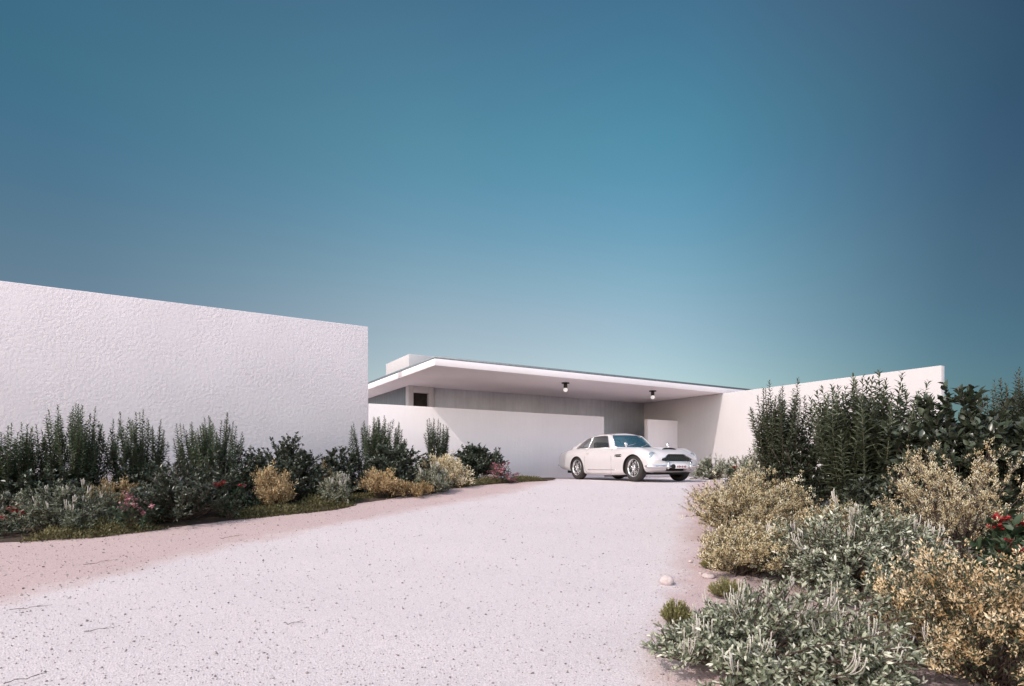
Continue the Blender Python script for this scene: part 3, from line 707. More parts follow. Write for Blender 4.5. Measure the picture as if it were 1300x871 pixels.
def tall_shrub(name, label, x, y, rad, h, seed, n=34, leaf=.085, lw=.27, mat_=None, group='upright leafy shrubs', lean=.12, hi=False, side=.8, gap=.020, dome=.2, ry=None, fan=.55):
    r = np.random.default_rng(seed); t = root(name, label, 'shrub', x, y, group); ry = ry or rad
    ang = r.uniform(0, 2 * np.pi, n); rr = np.sqrt(r.uniform(0, 1, n))
    tip = np.stack([rr * np.cos(ang) * rad, rr * np.sin(ang) * ry, h * 1.06 * (1 - dome * rr ** 2) * r.uniform(.78, 1.0, n)], -1)
    tip[:, :2] += r.normal(0, lean * .3, (n, 2))
    base = np.stack([tip[:, 0] * fan, tip[:, 1] * fan, np.zeros(n)], -1)
    ctl = base * .5 + tip * .5; ctl[:, :2] = base[:, :2] * .35 + tip[:, :2] * .65 + r.normal(0, lean * .35, (n, 2))
    # side shoots rise beside the main stems
    m = int(n * side * 3); k = r.integers(0, n, m); ts = r.uniform(.1, .62, m)
    b2 = bez(base[k], ctl[k], tip[k], ts); L2 = h * r.uniform(.2, .42, m); a2 = r.uniform(0, 2 * np.pi, m)
    d2 = np.stack([np.cos(a2) * .35, np.sin(a2) * .35, np.ones(m)], -1)
    t2 = b2 + d2 * L2[:, None]; c2 = b2 * .5 + t2 * .5 + np.stack([np.cos(a2), np.sin(a2), -.1 + 0 * a2], -1) * (L2 * .16)[:, None]
    B, Cc, T = np.concatenate([base, b2]), np.concatenate([ctl, c2]), np.concatenate([tip, t2])
    N = len(B); tt = np.linspace(0, 1, 9)
    st = MB(); P = np.stack([bez(B, Cc, T, np.full(N, q)) for q in tt], 1)
    rd = np.concatenate([np.full(n, .010), np.full(m, .005)])[:, None] * np.linspace(1, .3, 9)[None] * (h / 1.8) ** .5
    tubes(st, P, rd, 4); st.build('stems', M_STEM if not hi else M_STEMG, t, True)
    lf = MB(); Ls = np.linalg.norm(T - B, axis=1); cnt = np.maximum(6, (Ls * np.concatenate([np.full(n, .9), np.full(m, 1.)]) / gap).astype(int))
    s = np.repeat(np.arange(N), cnt); q = np.concatenate([np.linspace(0, 1, c) for c in cnt])
    lo = np.where(s < n, .12, .05); u = lo + (1 - lo) * q
    p = bez(B[s], Cc[s], T[s], u); tg = beztan(B[s], Cc[s], T[s], u)
    a = np.arange(len(s)) * 2.39996 + s * 1.3
    ref = unit(np.cross(tg, np.array([.3, .9, .1]))); rf2 = np.cross(tg, ref)
    out = np.cos(a)[:, None] * ref + np.sin(a)[:, None] * rf2
    el = np.where(u > .95, .95, r.uniform(.3, .75, len(u)))
    D = out * np.cos(el)[:, None] + tg * np.sin(el)[:, None] + r.normal(0, .10, (len(u), 3)); Nn = tg * np.cos(el)[:, None] - out * np.sin(el)[:, None] + r.normal(0, .12, (len(u), 3))
    size = leaf * r.uniform(.75, 1.2, len(u)) * (1 - .55 * np.clip((u - .82) / .18, 0, 1)) * np.where(s < n, 1, .85)
    leaves(lf, p, D, Nn, size, size * lw * r.uniform(.85, 1.2, len(u)), np.clip(r.normal(.45, .2, len(u)) + .25 * (u - .5), 0, 1), hi, .35, .12)
    lf.build('foliage', mat_ or M_TALL, t, hi); return t

def skeleton(r, rx, ry, h, n, m, lob, spread=.2, zmin=.12, tl=.78):
    """main and side twigs of a rounded shrub as bezier curves"""
    q = rdir(r, n); q[:, 2] = np.abs(q[:, 2]) ** .8 * np.sign(1); q = unit(q)
    sc_ = lob(q) * r.uniform(tl, 1.0, n)
    tip = np.stack([q[:, 0] * rx * sc_, q[:, 1] * ry * sc_, h * (zmin + (1 - zmin) * q[:, 2] * sc_)], -1)
    base = np.concatenate([r.normal(0, spread * .3, (n, 2)) * np.array([rx, ry]), np.zeros((n, 1))], 1)
    ctl = base * .45 + tip * .55; ctl[:, 2] = tip[:, 2] * .62; ctl[:, :2] = base[:, :2] + (tip[:, :2] - base[:, :2]) * .42
    k = r.integers(0, n, m); ts = r.uniform(.35, .97, m)
    b2 = bez(base[k], ctl[k], tip[k], ts); tg = beztan(base[k], ctl[k], tip[k], ts)
    d2 = unit(tg * .8 + rdir(r, m) * .75 + UP * .35); L2 = (.12 + .22 * r.uniform(0, 1, m)) * min(rx, h) * 1.1
    t2 = b2 + d2 * L2[:, None]; t2[:, 2] = np.maximum(t2[:, 2], .02); c2 = b2 * .5 + t2 * .5 + rdir(r, m) * (L2 * .12)[:, None]
    return np.concatenate([base, b2]), np.concatenate([ctl, c2]), np.concatenate([tip, t2]), n
def twigs(mb, B, Cc, T, n, r0, K=6):
    N = len(B); P = np.stack([bez(B, Cc, T, np.full(N, q)) for q in np.linspace(0, 1, K)], 1)
    rd = np.concatenate([np.full(n, r0), np.full(N - n, r0 * .45)])[:, None] * np.linspace(1, .35, K)[None]
    tubes(mb, P, rd, 4)
def sites(r, B, Cc, T, n, per_main, per_side, lo=.45):
    N = len(B); s = np.concatenate([np.repeat(np.arange(n), per_main), np.repeat(np.arange(n, N), per_side)])
    u = np.where(s < n, r.uniform(lo, 1, len(s)), r.uniform(.15, 1, len(s)))
    return bez(B[s], Cc[s], T[s], u), beztan(B[s], Cc[s], T[s], u), u

def leafy_shrub(name, label, x, y, rx, h, seed, cat='shrub', group='rounded dark shrubs', mat_=None, leaf=.06, lw=.55, n=60, m=420, pm=18, ps=19, hi=False, ry=None, stem=.009, amp=.17, zmin=.1, upl=.45, tv=.24):
    r = np.random.default_rng(seed); t = root(name, label, cat, x, y, group); ry = ry or rx
    B, Cc, T, n = skeleton(r, rx, ry, h, n, m, Lobes(r, amp=amp), zmin=zmin, tl=.9)
    st = MB(); twigs(st, B, Cc, T, n, stem); st.build('stems', M_STEM, t, True)
    p, tg, u = sites(r, B, Cc, T, n, pm, ps); k = len(p)
    D = tg * .55 + rdir(r, k) * .75 + outward(p) * .25 + UP * .1
    Nn = UP * upl + outward(p) * .5 + rdir(r, k) * .55
    L = leaf * r.uniform(.65, 1.2, k); lf = MB()
    leaves(lf, p, D, Nn, L, L * lw * r.uniform(.85, 1.15, k), np.clip(r.normal(.45, tv, k), 0, 1), hi, .3, .15)
    lf.build('foliage', mat_ or M_DARKL, t, hi); return t, (B, Cc, T, n, r)

def bud_shrub(name, label, x, y, rx, h, seed, group='straw yellow shrubs', mat_=None, bud=.022, n=70, m=600, ps=3, pm=5, k=8, leafm=None, leaf=.022, ry=None, stem=.007, zmin=.22, hi=False, amp=.28, lean=(0, 0), bw=.42, lo=.6, leafn=1.0):
    r = np.random.default_rng(seed); t = root(name, label, 'shrub', x, y, group); ry = ry or rx
    B, Cc, T, n = skeleton(r, rx, ry, h, n, m, Lobes(r, amp=amp), .35, zmin)
    st = MB(); twigs(st, B, Cc, T, n, stem); st.build('stems', M_STEM, t, True)
    p, tg, u = sites(r, B, Cc, T, n, pm, ps, lo); kk = len(p)
    # upright tufts of small pointed bracts: short spikes at the twig ends
    D0 = unit(tg * .35 + UP * .75 + outward(p) * .25 + rdir(r, kk) * .45); size = bud * r.uniform(.65, 1.35, kk); hue = np.clip(r.normal(.5, .22, kk), 0, 1)
    rise = np.tile(np.linspace(-.9, .9, k), kk)
    D = np.repeat(D0, k, 0) * (.75 + .5 * rise[:, None]) + rdir(r, kk * k) * .62
    pp = np.repeat(p, k, 0) + D0.repeat(k, 0) * (rise * size.repeat(k) * .8)[:, None] + r.normal(0, .62, (kk * k, 3)) * size.repeat(k)[:, None]
    fl = MB(); leaves(fl, pp, D, rdir(r, kk * k) * .6 + UP * .4, size.repeat(k) * r.uniform(.8, 1.2, kk * k), size.repeat(k) * bw, np.clip(hue.repeat(k) + .2 * rise + r.normal(0, .12, kk * k), 0, 1), False, .5, .1)
    fl.build('flowers', mat_ or M_YEL, t)
    q = int(kk * leafn * 1.6); p, tg, u = sites(r, B, Cc, T, n, max(1, q // (2 * n)), max(1, q // (2 * max(1, len(B) - n))), .35); q = len(p)
    lf = MB(); L = leaf * r.uniform(.7, 1.2, q)
    leaves(lf, p, tg * .6 + rdir(r, q) * .7 + UP * .2, UP * .5 + rdir(r, q), L, L * .3, np.clip(r.normal(.4, .2, q), 0, 1), False, .3, .1)
    lf.build('foliage', leafm or M_BUDL, t); return t

def stalks(t, data, r, n=60, L=.13, up=.55, thick=.0022):
    """bunches of pale woolly flower stalks that curve up at their ends"""
    B, Cc, T, nm = data[:4]
    top = np.argsort(-(T[:, 2] + r.uniform(0, .5, len(T)) * T[:, 2].max()))[:max(n, len(T) // 2)]
    j = r.choice(top, n, replace=len(top) < n); p0 = bez(B[j], Cc[j], T[j], r.uniform(.75, 1, n)); d0 = unit(outward(T[j].copy()) * (1 - up) * 1.3 + UP * up * .8 + rdir(r, n) * .4)
    keep = p0[:, 2] > .35 * p0[:, 2].max(); p0, d0 = p0[keep], d0[keep]; n = len(p0)
    k = 6; P0 = np.repeat(p0, k, 0) + r.normal(0, .010, (n * k, 3)); D = unit(np.repeat(d0, k, 0) + r.normal(0, .26, (n * k, 3))); LL = L * r.uniform(.5, 1.2, n).repeat(k) * r.uniform(.6, 1.1, n * k)
    P1 = P0 + D * (LL * .6)[:, None]; P2 = P0 + unit(D + UP * .9) * LL[:, None]
    mb = MB(); tq = np.linspace(0, 1, 5); P = np.stack([bez(P0, P1, P2, np.full(n * k, q)) for q in tq], 1)
    tubes(mb, P, thick * np.array([.8, .9, 1, 1.1, 1.3])[None], 5, r.uniform(.2, 1, n * k))
    # little heads of bracts along the upper part and at the end
    hN = 8; u = r.uniform(.55, 1.0, (n * k, hN)); pi = np.stack([bez(P0, P1, P2, u[:, c]) for c in range(hN)], 1).reshape(-1, 3)
    leaves(mb, pi, np.repeat(beztan(P0, P1, P2, np.full(n * k, .95)), hN, 0) + rdir(r, n * k * hN) * .7, rdir(r, n * k * hN), .011 * r.uniform(.7, 1.3, len(pi)), .0055, r.uniform(0, 1, len(pi)), False, .4, .1)
    mb.build('flowers', M_STALK, t)

def petals(t, r, P, size, m, k=5, name='flowers', tilt=None):
    n = len(P); ax = unit(UP + rdir(r, n) * .6) if tilt is None else tilt
    ref = unit(np.cross(ax, np.array([1, .2, .1]))); r2 = np.cross(ax, ref); mb = MB()
    a = (np.arange(k) * 2 * np.pi / k)[None] + r.uniform(0, 6, n)[:, None]
    D = np.cos(a)[..., None] * ref[:, None] + np.sin(a)[..., None] * r2[:, None] + ax[:, None] * .35
    leaves(mb, np.repeat(P, k, 0), D.reshape(-1, 3), np.repeat(ax, k, 0), size * np.repeat(r.uniform(.7, 1.2, n), k), size * .7, np.clip(np.repeat(r.normal(.5, .25, n), k), 0, 1), False, .2, .1)
    c0 = P.mean(0) - UP * .05; tubes(mb, np.stack([np.repeat(c0[None], n, 0), P], 1), .0012, 3)
    mb.build(name, m, t)
def flower_plant(name, label, x, y, rx, h, seed, fm, group, nfl=70, fs=.016, leaf=.05, lw=.45, clusters=6, leafm=None, n=26, m=90, hi=False):
    t, (B, Cc, T, n_, r) = leafy_shrub(name, label, x, y, rx, h, seed, 'flowering plant', group, leafm or M_FLL, leaf, lw, n, m, 8, 8, hi, stem=.004)
    top = T[np.argsort(-(T[:, 2] + r.uniform(0, .35 * h, len(T))))[:clusters * 3]][r.permutation(min(len(T), clusters * 3))[:clusters]]
    k = r.integers(0, len(top), nfl)
    P = top[k] + r.normal(0, 1, (nfl, 3)) * np.array([.022, .022, .010]) * (rx / .25) ** .5 + UP * .015
    if clusters <= 20:
        for j in np.unique(k): petals(t, r, P[k == j], fs, fm, name='flower_head')
    else: petals(t, r, P, fs, fm)
    return t

def tuft(name, label, x, y, rx, h, seed, n=260, L=.06, m=None, group='low olive tufts'):
    """a low cushion of short upright sprigs"""
    r = np.random.default_rng(seed); t = root(name, label, 'low plant', x, y, group, .02)
    q = np.sqrt(r.uniform(0, 1, n)); a = r.uniform(0, 2 * np.pi, n)
    b = np.stack([q * np.cos(a) * rx * .5, q * np.sin(a) * rx * .5, 0 * q], -1); hh = h * (1 - .55 * q ** 2) * r.uniform(.6, 1.1, n)
    T = np.stack([q * np.cos(a) * rx, q * np.sin(a) * rx, hh], -1); Cc = b * .4 + T * .6; Cc[:, 2] = T[:, 2] * .55
    st = MB(); P = np.stack([bez(b, Cc, T, np.full(n, u)) for u in np.linspace(0, 1, 5)], 1); tubes(st, P, np.linspace(.0022, .001, 5)[None], 3); st.build('stems', M_STEMG, t, True)
    k = 22; s = np.repeat(np.arange(n), k); u = r.uniform(.3, 1, n * k); p = bez(b[s], Cc[s], T[s], u); tg = beztan(b[s], Cc[s], T[s], u)
    lf = MB(); LL = L * .33 * r.uniform(.6, 1.2, n * k); leaves(lf, p, tg + rdir(r, n * k) * .6, rdir(r, n * k), LL, LL * .3, np.clip(r.normal(.5, .2, n * k) + .2 * (u - .6), 0, 1), False, .3, .1)
    lf.build('foliage', m or M_TUFTL, t); return t

# ---- left bed, back row: upright shrubs in front of the tall wall
def T_(label, px, Yd, hw, top, seed, **k):
    x = at(px, Yd); h = EYE + (591 - top) * Yd / 742 - float(zg(x, Yd)); rad = hw * Yd / 742 * .82
    return tall_shrub('tall_shrub', label, x, Yd, rad, h, seed, **k)
T_('dark upright shrub at the left edge of the photo, before the tall wall', 22, 8.7, 44, 535, 11, n=32, leaf=.078, lw=.42, gap=.0105)
T_('tallest upright shrub of the left bed, second from the left edge', 90, 9.2, 46, 510, 12, n=34, leaf=.078, lw=.42, gap=.0105)
T_('upright shrub with slim spires behind the glossy round-leaved bush', 174, 9.8, 40, 523, 13, n=30, leaf=.076, lw=.42, gap=.0105)
T_('broad upright shrub of many even spires, before the tall wall', 268, 10.3, 54, 525, 14, n=44, leaf=.074, lw=.42, gap=.0105)
T_('upright green shrub in front of the joint of tall and low wall', 480, 13.0, 42, 527, 15, n=38, leaf=.085, lw=.42, gap=.012, lean=.10)
T_('smallest upright shrub, a narrow clump before the low wall', 554, 14.5, 21, 529, 16, n=18, leaf=.085, lw=.42, gap=.012, lean=.08)
# ---- left bed: dark rounded shrubs
def B_(label, px, Yd, hw, top, seed, **k):
    x = at(px, Yd); h = EYE + (591 - top) * Yd / 742 - float(zg(x, Yd)); rx = hw * Yd / 742
    return leafy_shrub(k.pop('name', 'round_shrub'), label, x, Yd, rx, h, seed, **k)
B_('dark glossy bush standing at the gravel edge of the left bed', 232, 8.6, 66, 583, 21, n=90, m=700, leaf=.06, lw=.42, pm=16, ps=13)
B_('dark round shrub right of the broad upright shrub, behind the ochre one', 360, 10.5, 54, 560, 22, n=80, m=620, leaf=.062)
B_('low dark shrub between the round one and the joint of the walls', 432, 11.6, 34, 567, 23, n=60, m=450, leaf=.062)
B_('dark shrub growing at the foot of the upright green shrub', 505, 12.2, 48, 566, 24, n=80, m=600, leaf=.066)
B_('separate dark round shrub nearest the car, before the low wall', 607, 14.2, 37, 558, 25, n=70, m=560, leaf=.075, zmin=.2)
B_('low dark shrub under the spires behind the widest silver mound', 52, 8.75, 62, 592, 26, n=70, m=460, leaf=.065)
B_('low dark shrub between the rusty orange shrub and the slim spires', 180, 9.4, 46, 590, 27, n=60, m=380, leaf=.065)
B_('low dark shrub at the foot of the broad upright shrub', 290, 9.9, 48, 588, 28, n=60, m=420, leaf=.065)
# ---- left bed, front row
def C_(label, px, Yd, hw, top, seed, **k):
    x = at(px, Yd); h = EYE + (591 - top) * Yd / 742 - float(zg(x, Yd)); rx = hw * Yd / 742
    return bud_shrub('yellow_shrub', label, x, Yd, rx, h, seed, **k)
C_('rusty orange shrub behind the silver mound at far left', 142, 8.75, 38, 604, 31, mat_=M_OCH, bud=.03, n=50, m=300)
C_('ball shaped ochre yellow shrub in front of the dark round one', 350, 9.7, 31, 592, 32, mat_=M_GOLD, bud=.032, n=60, m=420)
C_('small brownish yellow shrub peeping out above the silver tuft', 402, 11.0, 24, 590, 33, mat_=M_OCH, bud=.032, n=36, m=200)
C_('ragged yellow shrub with bare dark gaps before the upright green one', 484, 11.0, 30, 588, 34, mat_=M_GOLD, bud=.034, n=44, m=260, amp=.4)
C_('pale yellow shrub at the foot of the smallest upright clump', 563, 12.4, 36, 577, 35, bud=.036, n=60, m=420)
C_('brown tinged low yellow shrub on the grassy rim under the ragged one', 525, 11.1, 30, 608, 36, mat_=M_OCH, bud=.032, n=40, m=220)
def D_(label, px, Yd, hw, top, seed, st=40, **k):
    x = at(px, Yd); h = EYE + (591 - top) * Yd / 742 - float(zg(x, Yd)); rx = hw * Yd / 742
    k.setdefault('tv', .33); sl_ = k.pop('sl', .13); th = k.pop('th', .003)
    t, d = leafy_shrub('silver_shrub', label, x, Yd, rx, h, seed, 'shrub', 'silver leaved shrubs', k.pop('mat_', M_PALE), k.pop('leaf', .05), k.pop('lw', .26), **k)
    if st: stalks(t, d, d[4], st, sl_, .6, th)
    return t
D_('widest silver mound of the left bed, by the gravel at far left', 95, 7.95, 64, 618, 41, st=22, mat_=M_SAGE, n=90, m=600, leaf=.052, th=.0035)
D_('silver tuft cut off by the left edge of the photo', -4, 8.1, 26, 620, 42, st=20, n=40, m=220)
D_('grey silver tuft between the ball shaped ochre and the ragged yellow shrub', 425, 10.3, 25, 599, 43, st=24, n=50, m=300, leaf=.06)
D_('silver tuft leaning on the pale yellow shrub', 546, 11.6, 28, 592, 44, st=28, n=50, m=320, leaf=.065)
def E_(label, px, Yd, hw, top, seed, fm, grp, **k):
    x = at(px, Yd); h = EYE + (591 - top) * Yd / 742 - float(zg(x, Yd)); rx = hw * Yd / 742
    return flower_plant('flower_plant', label, x, Yd, rx, h, seed, fm, grp, **k)
E_('dull red flowering plant at the left edge beside the silver mound', 8, 7.55, 30, 638, 51, M_REDF, 'red flowering plants', nfl=160, fs=.018, clusters=12)
E_('pink flowering plant between silver mound and dark glossy bush', 170, 7.95, 32, 626, 52, M_PINK, 'pink flowering plants', nfl=170, fs=.017, clusters=16)
E_('small red flowers glowing in the shade under the broad upright shrub', 293, 8.75, 22, 614, 53, M_REDF, 'red flowering plants', nfl=90, fs=.024, clusters=4)
E_('few pinkish red blooms beside the ball shaped ochre shrub', 318, 9.5, 15, 606, 54, M_PINK, 'pink flowering plants', nfl=40, fs=.02, clusters=5)
E_('pink cushion of flowers at the right tip of the left bed', 637, 13.4, 22, 589, 55, M_PINK, 'pink flowering plants', nfl=420, fs=.022, clusters=40, leaf=.04)
E_('whitish pink flowers under the dark round shrub nearest the car', 600, 13.5, 24, 597, 56, leafmat('white_petal', [G(.5, .42, .43), G(.7, .64, .64)], .5, .2), 'pink flowering plants', nfl=120, fs=.018, clusters=16, leaf=.04)

# ---- right side, far: low hedge at the foot of the side wall
D_('low silvery shrub by the right front bumper of the car, before the wall', 905, 16.0, 26, 580, 61, st=30, n=60, m=360, leaf=.06, mat_=M_PALED)
D_('low silvery shrub at the foot of the sunlit wall, middle of three', 940, 15.4, 24, 582, 62, st=26, n=50, m=300, leaf=.06, mat_=M_PALED)
D_('low silvery shrub at the foot of the sunlit wall, under the upright ones', 968, 14.6, 26, 580, 63, st=26, n=50, m=300, leaf=.06, mat_=M_PALED)
E_('red blooms over the straw yellow shrub beside the driveway', 928, 11.2, 14, 591, 64, M_REDF, 'red flowering plants', nfl=70, fs=.024, clusters=3)
# ---- right side, back
T_('fine spired upright shrub left of the big one, before the sunlit wall', 994, 9.4, 47, 482, 71, n=36, leaf=.105, lw=.34, gap=.013, dome=.18, mat_=M_TALLR, fan=.35)
T_('biggest upright shrub with long leaves, tallest before the sunlit wall', 1098, 8.1, 92, 470, 72, n=50, leaf=.15, lw=.29, gap=.0155, hi=True, lean=.24, side=.8, mat_=M_TALLR, fan=.3, dome=.16)
T_('olive upright shrub reaching above the horizon at the right edge', 1296, 8.6, 50, 470, 73, n=54, leaf=.095, lw=.3, gap=.014, mat_=M_TALLO)
B_('dark leafy shrub filling the gap behind the fine spired one', 1012, 9.0, 40, 548, 74, n=70, m=520, leaf=.07, lw=.4)
B_('dark shrub with large rounded leaves against the sky at right', 1218, 7.3, 88, 500, 75, n=110, m=640, leaf=.11, lw=.62, hi=True, pm=18, ps=13, amp=.2)
B_('dark shrub with rounded leaves cut by the right edge', 1302, 6.7, 62, 525, 76, n=70, m=420, leaf=.10, lw=.62, hi=True, pm=14, ps=9)
B_('shaded dark shrub under the biggest upright one', 1120, 7.5, 70, 590, 77, n=70, m=460, leaf=.075, lw=.4)
D_('silver green shrub beside the driveway before the fine spired one', 978, 10.3, 42, 576, 78, st=60, n=90, m=600, leaf=.06, mat_=M_PALED)
# ---- right side, middle
C_('large straw yellow shrub overhanging the driveway edge', 950, 7.3, 84, 600, 81, n=120, m=1300, bud=.0185, ps=2, pm=5, k=17, zmin=.25, stem=.006, leaf=.032, leafn=3)
C_('lower straw yellow shrub with bare stems at the gravel, before the large one', 944, 5.75, 70, 655, 82, n=100, m=900, bud=.018, ps=2, pm=5, k=16, stem=.005, leaf=.03, leafn=3)
C_('straw yellow shrub behind the near silver shrubs, right of the large one', 1052, 6.6, 44, 628, 83, n=70, m=560, bud=.018, ps=2, k=16, leaf=.03, leafn=3)
C_('golden shrub with dark bare stems before the large rounded leaves', 1214, 5.7, 88, 566, 84, n=80, m=760, bud=.0155, ps=2, pm=5, k=13, stem=.006, zmin=.42, mat_=M_YEL, amp=.35, lo=.72, leafn=.4)
D_('sage shrub with white stalks in the middle of the right bed', 1076, 5.3, 112, 655, 85, st=36, n=120, m=1200, leaf=.046, lw=.38, hi=True, ps=14, mat_=M_PALED, sl=.15, th=.0030)
D_('small sage shrub with white stalks beneath the golden shrub', 1178, 5.0, 50, 690, 86, st=22, n=60, m=360, leaf=.042, lw=.4, hi=True, mat_=M_PALED, sl=.11, th=.002)
E_('red flower heads over broad green leaves at the right edge', 1286, 5.1, 54, 645, 87, M_REDF, 'red flowering plants', nfl=420, fs=.020, clusters=9, leaf=.12, lw=.5, hi=True)
E_('red flower heads low among apricot tufts at the right edge', 1284, 4.15, 34, 682, 88, M_REDF, 'red flowering plants', nfl=240, fs=.018, clusters=6, leaf=.09, lw=.5, hi=True)
# ---- right side, nearest
D_('nearest silver shrub with white stalks spreading over the gravel', 955, 3.62, 152, 774, 91, st=38, n=170, m=1700, leaf=.041, lw=.36, hi=True, ps=14, mat_=M_PALED, sl=.15, th=.0026, zmin=.16, amp=.5)
C_('nearest apricot shrub in the bottom right corner', 1258, 3.45, 152, 682, 92, n=190, m=1000, bud=.021, ps=1, pm=5, k=15, mat_=M_ORG, stem=.0030, zmin=.10, leaf=.038, group='apricot shrubs', leafn=4, bw=.40, leafm=M_TALLO)
D_('low silver shrub at the bottom edge in front of the apricot one', 1075, 3.35, 75, 800, 93, st=14, n=70, m=500, leaf=.044, lw=.36, hi=True, ps=13, mat_=M_PALED, sl=.14, th=.0026, zmin=.12)
# ---- low tufts at the driveway's right edge
def F_(label, px, py, rx, h, seed, **k):
    x, Yd = ground_px(px, py); return tuft('low_tuft', label, x, Yd, rx, h, seed, **k)
F_('small olive tuft on the gravel behind the nearest silver shrub', 858, 790, .12, .17, 101)
F_('olive tuft at the foot of the lower straw yellow shrub', 924, 757, .17, .15, 102)
F_('yellow green tuft beside the flat stone at the bed edge', 905, 722, .13, .13, 103, n=160)
F_('wide olive tuft in the shade beneath the golden shrub', 1150, 712, .34, .16, 104, n=500)
F_('dull tuft on the soil by the nearest apricot shrub', 1095, 866, .18, .12, 105, n=200)

# ---- ground cover: matted low greenery along the rim of the left bed, and thin cover inside the beds
def cover(name, seed, P, L, h, m, fade=1.0):
    r = np.random.default_rng(seed); n = len(P)
    z = zg(P[:, 0], P[:, 1]); mound = (.45 + .55 * np.clip(wob(P[:, 0], P[:, 1], 6, seed) * 1.8, -1, 1)) * h * fade
    p = np.stack([P[:, 0], P[:, 1], z + mound * r.uniform(.1, 1, n) - .01], -1)
    mb = MB(); LL = L * r.uniform(.6, 1.4, n)
    leaves(mb, p, UP * .8 + rdir(r, n) * .9, rdir(r, n), LL, LL * .35, np.clip(r.normal(.45, .2, n) + .5 * (mound / h - .5), 0, 1), False, .3, .1)
    o = mb.build(name, m, None); o['kind'] = 'stuff'; o['label'] = 'matted yellow green ground cover along the bed rim'; o['category'] = 'ground cover'; return o
rc = np.random.default_rng(77); n = 60000
yy = rc.uniform(6.4, 14.6, n); wdt = np.interp(yy, [6, 9, 12, 15], [.9, .9, 1.1, .5])
off = wdt * rc.uniform(0, 1, n) ** 1.3; ex = xedge(BED_EDGE, yy) + .10 + .13 * wob(yy, yy * .3, 2.4, 9)
P = np.stack([ex - off, yy + rc.normal(0, .04, n)], -1)
# patchy: keep where a slow noise allows
vv = wob(P[:, 0], P[:, 1], 1.6, 12) + .16 + rc.normal(0, .07, n); kp = vv > 0
fd = np.clip(vv / .25, .12, 1) * np.clip((off + .03) / .22, .15, 1)
cover('ground_cover', 78, P[kp], .042, .19, M_COVER, fd[kp])
n = 26000; yy = rc.uniform(3.2, 12, n); xx = xedge(RIGHT_EDGE, yy) + .55 + rc.uniform(0, 1, n) ** .8 * 3.0
P = np.stack([xx, yy], -1); kp = wob(xx, yy, 2.2, 14) > .02
o = cover('leaf_cover', 79, P[kp], .03, .05, M_COVER); o['label'] = 'thin olive ground cover on the soil of the right bed'

# ------------------------------------------------------------------ pebbles, stones and twigs on the drive
M_PEB = leafmat('pebble', [G(.15, .125, .125), G(.36, .305, .30), G(.60, .54, .545)], .9, 0, .15)
ico = bmesh.new(); bmesh.ops.create_icosphere(ico, subdivisions=1, radius=1)
IV = np.array([v.co[:] for v in ico.verts]); IF = np.array([[v.index for v in f.verts] for f in ico.faces]); ico.free()
rp = np.random.default_rng(5); n = 46000
yy = 2.6 + 10 * rp.uniform(0, 1, n) ** 1.5; xx = np.interp(rp.uniform(0, 1, n), [0, 1], [-1, 1]) * (yy * .92 + .3)
ok = (xx > xedge(BED_EDGE, yy) + .05) & (xx < xedge(RIGHT_EDGE, yy) + .5); xx, yy = xx[ok], yy[ok]; n = len(xx)
size = np.clip(  .0029 * np.exp(rp.normal(0, .55, n)), .0015, .011) * np.where(xx < xedge(DRIVE_L, yy), 1.15, .95)
Zs = terrain(xx, yy)
V = IV[None] * size[:, None, None] * (rp.uniform(.7, 1.2, (n, 1, 3)) * np.array([1, 1, .8])) * rp.uniform(.85, 1.1, (n, len(IV), 1)) + np.stack([xx, yy, Zs + size * .35], -1)[:, None]
mb = MB(); mb.add(V, (IF[None] + (np.arange(n) * len(IV))[:, None, None]).reshape(-1, 3), None, np.repeat(rp.beta(1.5, 1.5, n), len(IV)))
o = mb.build('gravel', M_PEB); o['kind'] = 'stuff'; o['label'] = 'loose small pebbles scattered over the driveway'; o['category'] = 'gravel'
M_STONE = simple('pale_stone', (.50, .42, .41), .9, 0, .18, 30)
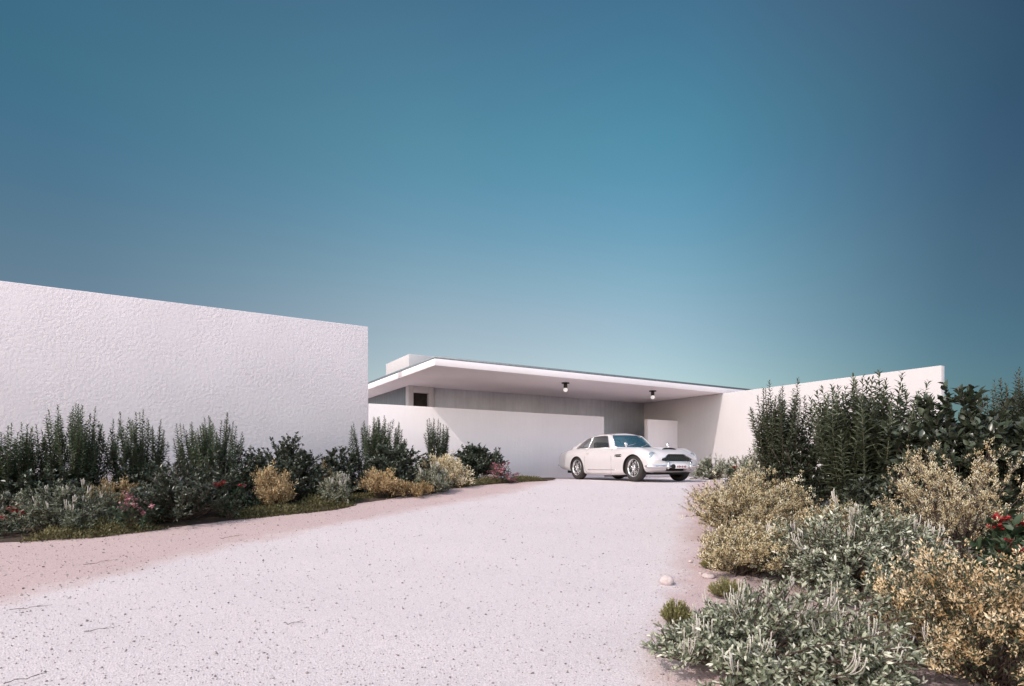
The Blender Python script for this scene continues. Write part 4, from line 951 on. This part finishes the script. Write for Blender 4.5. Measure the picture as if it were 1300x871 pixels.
def stone(label, px, py, rad, seed, flat=.75):
    x, Yd = ground_px(px, py); r = np.random.default_rng(seed)
    bm = bmesh.new(); bmesh.ops.create_icosphere(bm, subdivisions=4, radius=1); v = np.array([q.co[:] for q in bm.verts]); f = np.array([[q.index for q in p.verts] for p in bm.faces]); bm.free()
    d = rdir(r, 14); a = r.uniform(-.16, .16, 14); k = 1 + (a * np.exp((v @ d.T - 1) * 4)).sum(-1) + .012 * wob(v[:, 0] * 3 + v[:, 2], v[:, 1] * 3, 4, seed)
    mb = MB(); mb.add(v * k[:, None] * np.array([rad, rad * .9, rad * flat]), f); o = mb.build('stone', M_STONE, None, True, (x, Yd, float(zg(x, Yd)) + rad * flat * .62))
    tag(o, label, 'stone', 'loose stones on the drive')
stone('largest pale round stone lying alone on the gravel', 847, 742, .062, 1, .9)
stone('flat stone half hidden at the foot of the straw yellow shrub', 899, 734, .060, 2, .5)
stone('small stone left of the flat one, casting a long shadow', 876, 714, .022, 3)
stone('smallest stone in front of the flat one', 889, 729, .018, 4)
def twig(label, px, py, L, a, seed):
    x, Yd = ground_px(px, py); r = np.random.default_rng(seed); k = 9; s = np.linspace(-.5, .5, k) * L
    P = np.stack([s * np.cos(a), s * np.sin(a), .008 + .004 * r.normal(0, 1, k)], -1); P[:, :2] += np.cumsum(r.normal(0, .003, (k, 2)), 0)
    P[:, 2] += zg(x + P[:, 0], Yd + P[:, 1]) - zg(x, Yd)
    mb = MB(); tubes(mb, [P], np.linspace(.0026, .0012, k)[None], 6)
    q = P[5]; tubes(mb, [np.stack([q, q + np.array([.02, .012, .006]), q + np.array([.035, .025, .008])])], np.array([[.002, .0015, .001]]), 5)
    tag(mb.build('twig', M_STEM, None, True, (x, Yd, float(zg(x, Yd)) + .012)), label, 'twig', 'dry twigs on the drive')
twig('dry twig on the soil nearest the left edge of the photo', 40, 774, .28, .5, 1)
twig('dry twig on the soil below the silver mound', 128, 716, .30, .7, 2)
twig('dry twig on the soil below the red flowers of the left bed', 293, 683, .30, .9, 3)
twig('dark twig in the bottom left corner of the gravel', 32, 864, .20, .9, 4)
twig('thin twig on the pale gravel at lower left', 127, 802, .20, .5, 5)
twig('lone thin twig in the middle of the pale gravel', 372, 794, .14, .1, 6)
